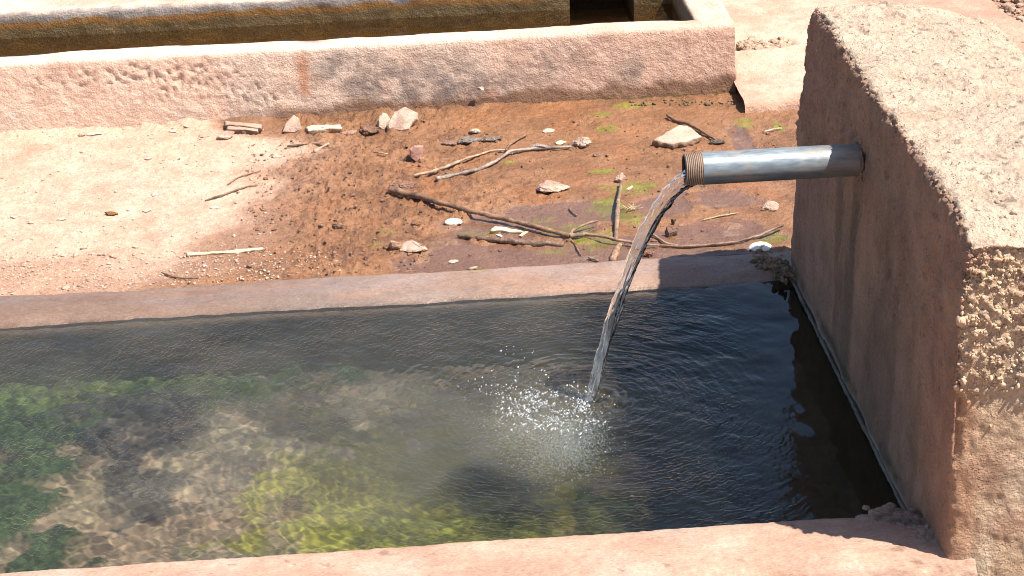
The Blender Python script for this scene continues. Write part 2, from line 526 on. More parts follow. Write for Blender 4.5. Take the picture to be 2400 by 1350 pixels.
# bottom of the trough
FZ = -0.30
fx = np.r_[np.arange(TX0, -1.9, .02), np.arange(-1.9, 0.04, .006)]
fy = np.arange(-.0, 1.06, .006)
A, B = np.meshgrid(fx, fy, indexing='ij')
P = np.stack([A.ravel(), B.ravel(), np.zeros(A.size)], 1)
base = mix(np.tile(np.array([.29, .215, .15]), (len(P), 1)), np.array([.25, .205, .135]), sstep(-.3, .5, fbm(P, 9, 4, 171)))
base = mix(base, np.array([.38, .255, .185]), .7*sstep(.2, .7, fbm(P, 40, 3, 172)))
base = mix(base, np.array([.13, .105, .07]), .6*sstep(.4, .8, fbm(P, 28, 4, 173)))
hump = np.zeros(len(P))
for (u, v, ru, rv, c, k) in (
        (900, 1030, 400, 100, (.47, .39, .26), .8),
        (60, 1010, 200, 100, (.03, .062, .016), 1.0), (20, 1190, 95, 80, (.034, .07, .016), 1.0), (120, 1320, 90, 50, (.03, .062, .016), 1.0),
        (400, 930, 560, 36, (.055, .11, .018), 1.0), (200, 915, 260, 40, (.08, .115, .025), .8),
        (350, 1000, 170, 50, (.06, .055, .052), .85), (320, 1150, 100, 65, (.065, .06, .055), .85), (700, 988, 110, 30, (.07, .05, .02), .9),
        (930, 1170, 330, 140, (.31, .285, .05), 1.0), (880, 1260, 200, 60, (.33, .33, .045), .8), (1310, 1170, 140, 110, (.36, .30, .04), 1.0), (1110, 1260, 260, 60, (.2, .21, .02), .8),
        (1160, 1140, 100, 55, (.12, .105, .06), .7), (1120, 960, 320, 60, (.19, .165, .09), .7), (1430, 1230, 90, 50, (.09, .12, .015), .8),
        (690, 1185, 50, 25, (.16, .09, .04), .8)):
    c0 = at_floor(u, v, FZ); s = ppm(c0)
    m = blob(P, c0, ru/s, rv/(s*.40), .55, int(u) % 97, 16)*k
    base = mix(base, np.array(c), m)
    if c[1] > c[0]*1.3:
        hump = np.maximum(hump, m)
base = mix(base, np.array([.05, .045, .025]), sstep(-.55, -.36, P[:, 0]+.06*fbm(P, 7, 3, 177))*.8)  # floor colour darkened to stand for the head wall's shadow
P[:, 2] = FZ + .006*fbm(P, 12, 4, 181) + .005*sstep(.1, .6, fbm(P, 45, 3, 182)) + hump*(.025+.03*np.abs(fbm(P, 26, 3, 183)))
floor = mesh_obj('trough_floor', P, grid_faces(len(fx), len(fy)), M_floor, trough, base, .8)
# left end, far outside the picture
ex = np.array([[TX0-.12, -.19, -.36], [TX0-.12, 1.22, -.36], [TX0-.12, 1.22, .03], [TX0-.12, -.19, .03], [TX0+.01, -.19, -.36], [TX0+.01, 1.22, -.36], [TX0+.01, 1.22, .03], [TX0+.01, -.19, .03]])
BOXF = [(0, 1, 2, 3), (7, 6, 5, 4), (0, 4, 5, 1), (1, 5, 6, 2), (2, 6, 7, 3), (3, 7, 4, 0)]
mesh_obj('end_wall', ex, BOXF, M_rim, trough, np.array([.5, .35, .26]), .9, smooth=False)

# ------------------------------------------------------------------ head wall
HX0, HX1, HY0, HY1, HZ0, HZ1 = 0.008, 0.37, -0.15, 1.135, -0.36, 0.601
def rounded_box(lo, hi, r, step):
    lo, hi = np.array(lo, float), np.array(hi, float)
    n = [max(2, int(round((hi[k]-lo[k])/step))+1) for k in range(3)]
    ax = [np.linspace(lo[k], hi[k], n[k]) for k in range(3)]
    Vs, Fs, off = [], [], 0
    for k in range(3):
        a, b = [(1, 2), (2, 0), (0, 1)][k]
        for side in (0, 1):
            if k == 2 and side == 0:
                continue
            A, B = np.meshgrid(ax[a], ax[b], indexing='ij')
            q = np.zeros((A.size, 3))
            q[:, a] = A.ravel(); q[:, b] = B.ravel(); q[:, k] = (lo, hi)[side][k]
            f = grid_faces(n[a], n[b])
            if side == 0:
                f = f[:, ::-1]
            Vs.append(q); Fs.append(f+off); off += len(q)
    Vv, Ff = np.vstack(Vs), np.vstack(Fs)
    key = np.round(Vv/(step*.01)).astype(np.int64)
    _, first, inv = np.unique(key, axis=0, return_index=True, return_inverse=True)
    inv = inv.ravel()
    Vv = Vv[first]; Ff = inv[Ff]
    inner = np.clip(Vv, lo+r, hi-r)
    d = Vv-inner
    ln = np.linalg.norm(d, axis=1, keepdims=True)
    N = d/np.maximum(ln, 1e-9)
    return inner+N*r, N, Ff

Vh, Nh, Fh = rounded_box((HX0, HY0, HZ0), (HX1, HY1, HZ1), .022, .0042)
top = sstep(.5, .8, Nh[:, 2]); left = sstep(.4, .8, -Nh[:, 0]); near = sstep(.4, .8, -Nh[:, 1])
P = Vh.copy()
# batter of the face, slope and sag of the top
zz = (P[:, 2]-HZ0)/(HZ1-HZ0)
Vh[:, 0] += (1-sstep(.02, .3, P[:, 0]))*P[:, 2]*.03
yfar = np.interp(P[:, 2], [.036, .2, .32, .43, .55, .60], [1.135, 1.125, 1.14, 1.12, 1.085, 1.055])
Vh[:, 1] = HY0 + (Vh[:, 1]-HY0)*(yfar-HY0)/(HY1-HY0)
Vh[:, 1] += near*.05*(P[:, 2]-.25)
Vh[:, 1] += .015*fbm(P, 3, 2, 196)*near
cut = sstep(.22, .37, P[:, 0])*sstep(.3, 1.14, P[:, 1])
Vh[:, 2] += .013*sstep(.3, 1.0, P[:, 1])*sstep(.3, .6, P[:, 2])
Vh[:, 2] -= .035*(1-sstep(-.15, -.03, P[:, 1]))*sstep(.5, .59, P[:, 2])
Vh[:, 2] += sstep(.4, .59, P[:, 2])*(.006*fbm(P, 5, 3, 191) - .02*cut)
Vh[:, 1] -= .10*sstep(.15, .37, P[:, 0])*sstep(.6, 1.13, P[:, 1])
stucco = fbm(P, 75, 4, 201)
lumps = sstep(-.1, .7, fbm(P, 62, 3, 203))
rough_zone = near*sstep(.28, .36, P[:, 2]+.03*fbm(P, 12, 3, 204))*(1-sstep(.60, .62, P[:, 2]))
edgez = sstep(.46, .58, P[:, 2]+.03*fbm(P, 12, 3, 205))*(1-top)
d = .0014*stucco + .004*fbm(P, 9, 3, 206)
d += rough_zone*(.0065*sstep(-.2, .6, fbm(P, 120, 2, 203))+.0022*lumps+.003)
d += near*(1-rough_zone)*.0016*fbm(P, 60, 3, 208, stretch=(1, 1, .5))
d += top*(.0022*fbm(P, 95, 4, 209) + .003*sstep(.3, .8, fbm(P, 40, 3, 210)))
d += left*(.0042*fbm(P, 80, 4, 211)*sstep(.15, .45, P[:, 2]+.1*fbm(P, 5, 3, 212)) - .006*sstep(.55, .85, fbm(P, 70, 3, 213))*sstep(.1, .4, P[:, 2]))
corner = np.clip(1-np.abs(Nh).max(1), 0, .3)/.3
d += corner*(.007*fbm(P, 45, 4, 214)+.003*fbm(P, 130, 3, 215))*sstep(.0, .3, P[:, 2])
# lump of render at the lower front corner of the rough zone
Vh = Vh + Nh*d[:, None]
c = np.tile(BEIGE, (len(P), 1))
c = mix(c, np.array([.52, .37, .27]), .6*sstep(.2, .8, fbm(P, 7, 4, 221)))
fc = mix(np.tile(np.array([.385, .235, .16]), (len(P), 1)), np.array([.32, .205, .145]), sstep(-.3, .5, fbm(P, 6, 4, 223)))  # pinkish brown face, base colour darkened further because this side is in shade
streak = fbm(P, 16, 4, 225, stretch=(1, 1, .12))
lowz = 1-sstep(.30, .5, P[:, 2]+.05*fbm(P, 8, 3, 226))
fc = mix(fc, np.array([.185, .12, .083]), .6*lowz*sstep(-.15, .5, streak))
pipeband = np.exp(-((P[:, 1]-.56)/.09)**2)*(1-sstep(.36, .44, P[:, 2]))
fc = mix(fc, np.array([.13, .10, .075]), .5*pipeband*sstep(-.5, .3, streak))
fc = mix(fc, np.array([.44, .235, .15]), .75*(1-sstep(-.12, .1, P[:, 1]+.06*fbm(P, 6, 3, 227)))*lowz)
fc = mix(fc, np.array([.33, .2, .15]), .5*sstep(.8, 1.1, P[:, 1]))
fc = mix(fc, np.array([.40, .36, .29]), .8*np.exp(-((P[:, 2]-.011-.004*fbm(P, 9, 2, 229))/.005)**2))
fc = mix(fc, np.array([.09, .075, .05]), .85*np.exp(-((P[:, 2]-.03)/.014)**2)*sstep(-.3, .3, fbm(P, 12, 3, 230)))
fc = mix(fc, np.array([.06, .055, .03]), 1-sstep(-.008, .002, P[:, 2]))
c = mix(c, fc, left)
nc = mix(np.tile(np.array([.58, .415, .275]), (len(P), 1)), np.array([.47, .30, .2]), sstep(-.1, .6, fbm(P, 10, 4, 231)))
nc = mix(nc, np.array([.60, .475, .34]), .8*sstep(.2, .7, fbm(P, 5, 3, 233)))
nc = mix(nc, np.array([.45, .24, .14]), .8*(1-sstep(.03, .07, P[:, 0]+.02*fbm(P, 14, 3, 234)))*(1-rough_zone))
c = mix(c, nc, near)
c = mix(c, np.array([.16, .12, .09]), .6*sstep(.62, .85, fbm(P, 55, 3, 235))*top)
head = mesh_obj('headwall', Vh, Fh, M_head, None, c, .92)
tag(head, 'thick rough rendered concrete wall at the trough end with the pipe through it', 'wall')

# coarse grains standing out of the render at the front corner and along the top edges
_rng = np.random.default_rng(19)
GRIT_W = rough_zone*1.0 + corner*sstep(.42, .5, P[:, 2])*.35*(1-sstep(.3, .36, P[:, 0])) + top*.03
GRIT_I = _rng.choice(len(P), 2300, p=GRIT_W/GRIT_W.sum(), replace=False)
GRIT_P, GRIT_C = Vh[GRIT_I], c[GRIT_I]

# mortar fillet where the near rim meets the wall
def fillet(name, uvs, z0, seed, mat, colr, r, n, parent=None, hgt=.5):
    rng = np.random.default_rng(seed)
    Vs, Fs, off = [], [], 0
    for k in range(n):
        u, v = uvs[rng.integers(len(uvs))]
        t = rng.random()
        j = rng.integers(len(uvs)-1)
        u = uvs[j][0]*(1-t)+uvs[j+1][0]*t + rng.normal(0, 14); v = uvs[j][1]*(1-t)+uvs[j+1][1]*t + rng.normal(0, 11)
        p = at(u, v, z0)
        rr = r*rng.uniform(.35, 1)
        q, f = ico(2)
        q = q*np.array([rr, rr, rr*hgt])*rng.uniform(.7, 1.3, 3)
        q = q*(1+.35*fbm(q+k*3.1, 60, 3, seed+k))[:, None]
        Vs.append(q+p); Fs.append(f+off); off += len(q)
    Vv = np.vstack(Vs)
    cc = mix(np.tile(np.array(colr), (len(Vv), 1)), np.array(colr)*.5, sstep(-.2, .6, fbm(Vv, 45, 3, seed)))
    return mesh_obj(name, Vv, np.vstack(Fs), mat, parent, cc, .9)

_ico = {}
def ico(sub):
    if sub not in _ico:
        t = (1+5**.5)/2
        v = np.array([(-1, t, 0), (1, t, 0), (-1, -t, 0), (1, -t, 0), (0, -1, t), (0, 1, t), (0, -1, -t), (0, 1, -t), (t, 0, -1), (t, 0, 1), (-t, 0, -1), (-t, 0, 1)], float)
        f = [(0, 11, 5), (0, 5, 1), (0, 1, 7), (0, 7, 10), (0, 10, 11), (1, 5, 9), (5, 11, 4), (11, 10, 2), (10, 7, 6), (7, 1, 8), (3, 9, 4), (3, 4, 2), (3, 2, 6), (3, 6, 8), (3, 8, 9), (4, 9, 5), (2, 4, 11), (6, 2, 10), (8, 6, 7), (9, 8, 1)]
        v = [p/np.linalg.norm(p) for p in v]
        for _ in range(sub):
            mid, nf = {}, []
            def m(a, b):
                k = (min(a, b), max(a, b))
                if k not in mid:
                    p = v[a]+v[b]; v.append(p/np.linalg.norm(p)); mid[k] = len(v)-1
                return mid[k]
            for a, b, c3 in f:
                ab, bc, ca = m(a, b), m(b, c3), m(c3, a)
                nf += [(a, ab, ca), (b, bc, ab), (c3, ca, bc), (ab, bc, ca)]
            f = nf
        _ico[sub] = (np.array(v), np.array(f))
    a, b = _ico[sub]
    return a.copy(), b.copy()

_q, _f = ico(1)
_rr = np.exp(_rng.normal(0, .35, len(GRIT_P)))*.0021
_V = (GRIT_P[:, None, :] + _q[None]*_rr[:, None, None]*_rng.uniform(.6, 1.4, (len(GRIT_P), 1, 3))*(1+.2*_rng.normal(0, 1, (len(GRIT_P), len(_q), 1)).clip(-1.5, 1.5))).reshape(-1, 3)
_F = (_f[None] + (np.arange(len(GRIT_P))*len(_q))[:, None, None]).reshape(-1, 3)
mesh_obj('render_grain', _V, _F, M_stone, head, np.repeat(GRIT_C, len(_q), 0), .92, smooth=False)['kind'] = 'stuff'
fillet('mortar', [(2045, 1212), (2100, 1212), (2150, 1232), (2185, 1255)], .047, 5, M_head, (.44, .30, .22), .011, 260, head)['kind'] = 'stuff'
LEDGE = True

# ------------------------------------------------------------------ pipe
PY_, PZ, PR = 0.5746, 0.455, 0.0298
PXM, PXW = -0.298, 0.06
pipe = tag(empty('water_pipe', (PXW, PY_, PZ)), 'grey galvanised steel pipe with a bare threaded end sticking out of the wall', 'pipe')
def lathe(rs, xs_, n=48):
    Vs = []
    a = np.linspace(0, 2*math.pi, n, endpoint=False)
    for r, x in zip(rs, xs_):
        Vs.append(np.stack([np.full(n, x), PY_+r*np.cos(a), PZ+r*np.sin(a) + 0*x], 1))
    Vv = np.vstack(Vs)
    m = len(rs)
    i = np.arange(m-1)[:, None]*n + np.arange(n)[None, :]
    j = np.arange(m-1)[:, None]*n + (np.arange(n)+1)[None, :] % n
    return Vv, np.stack([i.ravel(), j.ravel(), (j+n).ravel(), (i+n).ravel()], 1)

def metal(name):
    k = NT(name)
    co = k.n('ShaderNodeTexCoord').outputs['Object']
    at_ = k.n('ShaderNodeAttribute', _attribute_name='col')
    mp = k.n('ShaderNodeMapping'); mp.inputs['Scale'].default_value = (.25, 1, 1); k.l(co, mp.inputs[0])
    n1 = k.noise(mp.outputs[0], 160, 8, .6)
    n2 = k.noise(mp.outputs[0], 60, 6, .6)
    c_ = k.mul(at_.outputs['Color'], k.ramp(n1, [(.3, .75), (.7, 1.15)]))
    rust = k.ramp(n2, [(.56, 0.0), (.66, 1.0)])
    mx = k.n('ShaderNodeMix', _data_type='RGBA'); k.l(rust, mx.inputs[0]); k.l(c_, mx.inputs[6]); mx.inputs[7].default_value = (.27, .23, .19, 1)
    k.l(mx.outputs[2], k.b.inputs['Base Color'])
    k.l(k.ramp(n1, [(.3, .34), (.7, .55)]), k.b.inputs['Roughness'])
    inv = k.ramp(n2, [(.56, .45), (.66, .0)])
    k.l(inv, k.b.inputs['Metallic'])
    bp = k.n('ShaderNodeBump', Strength=.25, Distance=.001); k.l(n1, bp.inputs['Height']); k.l(bp.outputs[0], k.b.inputs['Normal'])
    return k.m
M_pipe = metal('galvanised_steel')
vx = np.linspace(PXM+.033, PXW, 80)
Vp, Fp = lathe(np.full(80, PR), vx)
cc = mix(np.tile(np.array([.25, .29, .315]), (len(Vp), 1)), np.array([.30, .24, .18]), .8*sstep(-.09, 0.0, Vp[:, 0]+.03*fbm(Vp, 25, 3, 241)))
mesh_obj('tube', Vp, Fp, M_pipe, pipe, cc)
# thread: ridges, rim and the inside of the mouth
tr, tx = [], []
nrid = 10
for k in range(nrid*8+1):
    x = PXM+.001 + .033*k/(nrid*8)
    tr.append(PR-.0022+.0019*(.5-.5*math.cos(2*math.pi*k/8)) + .0006*k/(nrid*8)); tx.append(x)
tr = [.0243, .0243, .0248, .0263]+tr
tx = [PXM+.16, PXM+.004, PXM+.0005, PXM]+tx
Vt, Ft = lathe(tr, tx, 64)
ct = mix(np.tile(np.array([.36, .26, .19]), (len(Vt), 1)), np.array([.13, .10, .08]), sstep(.0, .0011, PR-.0009-np.hypot(Vt[:, 1]-PY_, Vt[:, 2]-PZ)))
ct[:64*3] = (.03, .025, .02)
M_thread = earth('rusty_thread', 400, 120, .3, contrast=.3, dist=.001, spec=.4)
mesh_obj('threaded_end', Vt, Ft, M_thread, pipe, ct, .55)
q, f = ico(3)
q = q*np.array([.006, .004, .0045]); q += np.array([PXM+.033, PY_-.004, PZ-PR-.001])
mesh_obj('water_drop', q, f, M_bubble, pipe)
# mortar ring round the pipe
Vs, Fs, off = [], [], 0
rng = np.random.default_rng(8)
for k in range(18):
    a = rng.uniform(0, 2*math.pi); rr = rng.uniform(.022, .042)
    q, f = ico(2)
    q = q*rng.uniform(.005, .009)*np.array([.4, 1, 1]); q = q*(1+.3*fbm(q+k, 70, 2, k))[:, None]
    Vs.append(q+np.array([.022+.02*(PZ-.4)-.2*(.05-rr)*.6, PY_+rr*math.cos(a), PZ+rr*math.sin(a)])); Fs.append(f+off); off += len(q)
Vv = np.vstack(Vs)
mesh_obj('mortar_ring', Vv, np.vstack(Fs), M_head, head, mix(np.tile(np.array([.27, .19, .15]), (len(Vv), 1)), np.array([.18, .13, .1]), sstep(-.2, .5, fbm(Vv, 40, 3, 9))), .9)

# ------------------------------------------------------------------ water of the front trough
LX, LY = at(1378, 925, 0)[0], PY_
wx = np.r_[np.arange(TX0-.02, -1.78, .03), np.arange(-1.78, 0.035, .0026)]
wy = np.arange(-.004, 1.12, .0031)
A, B = np.meshgrid(wx, wy, indexing='ij')
P = np.stack([A.ravel(), B.ravel(), np.zeros(A.size)], 1)
dx, dy = P[:, 0]-LX, P[:, 1]-LY
r = np.hypot(dx, dy)
warp = .012*fbm(P, 11, 3, 301)
calm = 1-sstep(-.27, -.06, P[:, 0]+.03*fbm(P, 6, 2, 302))*.9
ring = np.cos(2*math.pi*(r+warp)/.017 + 2*fbm(P, 9, 2, 303))*np.exp(-r/.34)*sstep(.02, .06, r)
ring2 = np.cos(2*math.pi*(r+warp*1.5)/.036)*np.exp(-r/.6)
rot = np.stack([P[:, 0]*.8-P[:, 1]*.6, P[:, 0]*.6+P[:, 1]*.8, P[:, 2]], 1)
rip = fbm(rot, 42, 3, 305, stretch=(.45, 1, 1))
rip2 = fbm(P, 20, 3, 307, stretch=(.8, 1, 1))
back = sstep(.35, .95, P[:, 1])*sstep(-1.9, -1.3, P[:, 0])
amp = calm*(1.0 + .9*back + 1.3*np.exp(-r/.22) + .5*sstep(-.6, -.3, P[:, 0]))
st_ = fbm(np.stack([P[:, 0]*.55-P[:, 1]*.83, P[:, 0]*.83+P[:, 1]*.55, P[:, 2]], 1), 60, 3, 306, stretch=(.9, .22, 1))
Wz = amp*(.00020*ring + .00026*ring2*(.4+.6*fbm(P, 5, 2, 308)) + .00038*rip + .00030*rip2 + .00022*st_)
Wz += .0006*fbm(P, 6, 2, 309, stretch=(.5, 1, 1)) + (1-calm)*.0013*fbm(P, 15, 2, 310)
Wz += -.006*np.exp(-(r/.018)**2) + .0075*np.exp(-(r/.055)**2)*fbm(P, 45, 3, 311) + .004*np.exp(-(np.hypot(dx+.09, dy-.0)/.12)**2)*fbm(P, 60, 3, 313)
P[:, 2] = Wz
water = structure(mesh_obj('water', P, grid_faces(len(wx), len(wy)), M_water, origin=np.zeros(3)))
def set_float(o, name, val):
    a = o.data.attributes.new(name, 'FLOAT', 'POINT')
    a.data.foreach_set('value', np.ascontiguousarray(np.broadcast_to(val, (len(o.data.vertices),)), dtype=float))
silt = (.03 + .065*blob(P, at(850, 1040, 0), .36, .30, .35, 325, 7) + .03*sstep(.5, .8, P[:, 1]) + .02*fbm(P, 6, 3, 323))*sstep(-.36, -.56, P[:, 0])
silt += .10*np.exp(-(np.hypot(dx+.10, (dy+.05)*.8)/.11)**2)
set_float(water, 'silt', np.clip(silt, .006, .4))

# the falling stream
N_ST, M_ST = 220, 64
t = np.linspace(0, 1, N_ST)
z0, zl = PZ-.012, -.006
sx = PXM+.03 + (LX-PXM-.03)*np.r_[t]
X0 = PXM+.035
tt = np.linspace(-.12, 1, N_ST)
sxx = np.where(tt < 0, X0-(LX-X0)*0 + (LX-X0)*tt, X0+(LX-X0)*tt)
szz = z0-(z0-zl)*np.clip(tt, 0, 1)**2
cen = np.stack([sxx, np.full(N_ST, PY_), szz], 1)
tan = np.gradient(cen, axis=0); tan /= np.linalg.norm(tan, axis=1, keepdims=True)
sideA = np.array([0, 1.0, 0]); nrm = np.cross(tan, sideA)
ang = np.linspace(0, 2*math.pi, M_ST, endpoint=False)
Vs = []
tc = np.clip(tt, 0, 1)
ra = .0075*(1-tc)**1.2 + .0062*(1-(1-tc)**1.2)         # depth
rb = .0172*(1-tc)**1.3 + .0090*(1-(1-tc)**1.3)          # width seen from the side
for i in range(N_ST):
    tw = 1.1*tc[i]
    pp = np.stack([np.cos(ang+tw)*1.0, np.sin(ang+tw)*1.0, np.full(M_ST, tc[i]*9)], 1)
    gr = sstep(.0, .15, np.array([tc[i]]))[0]
    wob = 1 + .26*fbm(pp*np.array([1, 1, .8]), 2.6, 4, 401)*gr + .13*gr*np.cos(ang*3+tw*9+1.5*math.sin(tc[i]*9)) + .05*np.sin(ang*8+tw*5+2*math.sin(tc[i]*23)) + .16*fbm(pp*np.array([1.6, 1.6, 3.2]), 1.7, 3, 405)*tc[i]
    off_ = .0018*math.sin(tc[i]*15)*tc[i]
    Vs.append(cen[i] + np.outer(np.cos(ang)*ra[i]*wob, sideA) + np.outer(np.sin(ang)*rb[i]*wob, nrm[i]) + np.array([off_, off_, 0]))
Vv = np.vstack(Vs)
i = np.arange(N_ST-1)[:, None]*M_ST + np.arange(M_ST)[None, :]
j = np.arange(N_ST-1)[:, None]*M_ST + (np.arange(M_ST)+1)[None, :] % M_ST
Fs = [tuple(q) for q in np.stack([i.ravel(), (i+M_ST).ravel(), (j+M_ST).ravel(), j.ravel()], 1)]
Fs += [tuple(range(M_ST)), tuple(range(len(Vv)-1, len(Vv)-M_ST-1, -1))]
stream = mesh_obj('water_stream', Vv, Fs, M_stream)
set_float(stream, 'silt', .03 + .16*np.repeat(tc, M_ST)*sstep(-.2, .6, fbm(Vv, 60, 3, 411, stretch=(1, 1, .3))))
tag(stream, 'clear twisting stream of water falling from the pipe mouth into the trough', 'water stream')

# bubbles and froth where the stream lands
def spheres(name, pts, rad, sub, mat, col=None, rough=None, flat=1.0):
    q, f = ico(sub)
    n = len(pts)
    sc = np.ones((n, 1, 3)); sc[:, 0, 2] = flat
    Vv = (pts[:, None, :] + q[None]*rad[:, None, None]*sc).reshape(-1, 3)
    Ff = (f[None] + (np.arange(n)*len(q))[:, None, None]).reshape(-1, 3)
    return mesh_obj(name, Vv, Ff, mat, None, col, rough)
rng = np.random.default_rng(21)
pts, rad = [], []
for (u, v, su, sv, n) in ((1215, 930, 60, 26, 260), (1225, 968, 45, 22, 300), (1300, 915, 45, 12, 120), (1200, 822, 18, 6, 16), (1330, 872, 16, 5, 14), (1360, 945, 20, 14, 190), (1330, 1000, 40, 30, 160),
                          (1285, 958, 60, 24, 260), (1160, 915, 40, 18, 40), (1385, 985, 14, 8, 24), (1230, 890, 60, 18, 35), (1450, 1090, 30, 40, 5), (1290, 985, 45, 16, 220)):
    for _ in range(n):
        p = at(rng.normal(u, su), rng.normal(v, sv), 0)
        pts.append(p); rad.append(rng.choice([.0007, .001, .0014, .002, .003], p=[.3, .3, .24, .12, .04]))
for _ in range(28):                                            # drops thrown up round the landing point
    p = at(rng.normal(1330, 60), rng.normal(930, 30), 0); p[2] = abs(rng.normal(0, .012))
    pts.append(p); rad.append(rng.uniform(.0008, .0022))
foam = spheres('foam_bubbles', np.array(pts), np.array(rad), 2, M_bubble)
foam['kind'] = 'stuff'
pts, rad = [], []
for (u, v, su, sv, n) in ((1340, 1000, 40, 40, 6500), (1265, 990, 65, 34, 4500), (1300, 1045, 60, 35, 3500)):
    for _ in range(n):
        z = -abs(rng.normal(.02, .03))
        p = at(rng.normal(u, su), rng.normal(v, sv), 0); p[2] = z-.003
        pts.append(p); rad.append(rng.uniform(.0003, .0009))
kb = NT('air_bubbles'); kb.b.inputs['Base Color'].default_value = (.75, .8, .82, 1); kb.b.inputs['Roughness'].default_value = .3
froth = spheres('air_bubbles', np.array(pts), np.array(rad), 0, kb.m)
froth['kind'] = 'stuff'
if REFRACT:
    sun_d.cycles.is_caustics_light = True
    water.cycles.is_caustics_caster = True
    for o in list(trough.children) + [froth, head]:
        o.cycles.is_caustics_receiver = True

# drifting tangle of pale weed under the surface near the wall
def weed(name, u, v, z, n, L, seed, colr, label):
    rng = np.random.default_rng(seed)
    c0 = at_floor(u, v, z)
    Vs, Fs, off = [], [], 0
    for k in range(n):
        p = c0 + rng.normal(0, .0008, 3); d = rng.normal(0, 1, 3)*np.array([1, 1, .3])
        path = [p.copy()]
        for s in range(8):
            d = d + rng.normal(0, .6, 3)*np.array([1, 1, .4]); d /= np.linalg.norm(d)
            p = p + d*L*.11; path.append(p.copy())
        a, b = tube(np.array(path), np.full(9, .0008), 5)
        Vs.append(a); Fs.append(b+off); off += len(a)
    o = mesh_obj(name, np.vstack(Vs), np.vstack(Fs), M_weed, None, np.array(colr), .6)
    o.cycles.is_caustics_receiver = REFRACT
    return tag(o, label, 'water weed')

def tube(path, rad, n=10, noise=0.0, seed=0):
    path = np.asarray(path, float)
    tn = np.gradient(path, axis=0); tn /= np.maximum(np.linalg.norm(tn, axis=1, keepdims=True), 1e-9)
    up = np.array([0, 0, 1.0])
    s = np.cross(tn, up); s /= np.maximum(np.linalg.norm(s, axis=1, keepdims=True), 1e-6)
    q = np.cross(s, tn)
    a = np.linspace(0, 2*math.pi, n, endpoint=False)
    Vs = path[:, None, :] + rad[:, None, None]*(np.cos(a)[None, :, None]*s[:, None, :] + np.sin(a)[None, :, None]*q[:, None, :])
    Vs = Vs.reshape(-1, 3)
    if noise:
        nn = fbm(Vs, 70, 3, seed)+.6*fbm(Vs, 200, 2, seed+3)
        cen_ = np.repeat(path, n, 0)
        Vs = cen_ + (Vs-cen_)*(1+noise*nn)[:, None]
    m = len(path)
    i = np.arange(m-1)[:, None]*n + np.arange(n)[None, :]
    j = np.arange(m-1)[:, None]*n + (np.arange(n)+1)[None, :] % n
    Ff = np.stack([i.ravel(), (i+n).ravel(), (j+n).ravel(), j.ravel()], 1)
    # close the ends
    Vs = np.vstack([Vs, path[0], path[-1]])
    k = np.arange(n); k2 = (k+1) % n
    c0_, c1_ = len(Vs)-2, len(Vs)-1
    e0 = np.stack([np.full(n, c0_), k, k2, k2], 1); e1 = np.stack([np.full(n, c1_), (m-1)*n+k2, (m-1)*n+k, (m-1)*n+k], 1)
    tri = np.vstack([Ff[:, [0, 1, 2]], Ff[:, [0, 2, 3]], e0[:, :3], e1[:, :3]])
    return Vs, tri

yy_ = np.linspace(-.03, 1.1, 260)
lp = np.stack([np.full(260, .004), yy_, .006+.003*fbm(np.stack([yy_, yy_*0, yy_*0], 1), 7, 3, 611)], 1)
a_, b_ = tube(lp, np.full(260, .0042), 8, .35, 613)
mesh_obj('water_ledge', a_, b_, M_rim, head, mix(np.tile(np.array([.15, .13, .10]), (len(a_), 1)), np.array([.10, .08, .06]), sstep(-.2, .5, fbm(a_, 14, 3, 615))), .7)

weed('water_weed', 1685, 1085, -.06, 60, .05, 3, (.22, .20, .10), 'pale yellowish tangle of weed adrift in the dark water near the wall')
weed('water_weed', 1748, 1048, -.06, 24, .026, 4, (.22, .20, .10), 'small loose tuft of weed beside the larger tangle in the dark water')

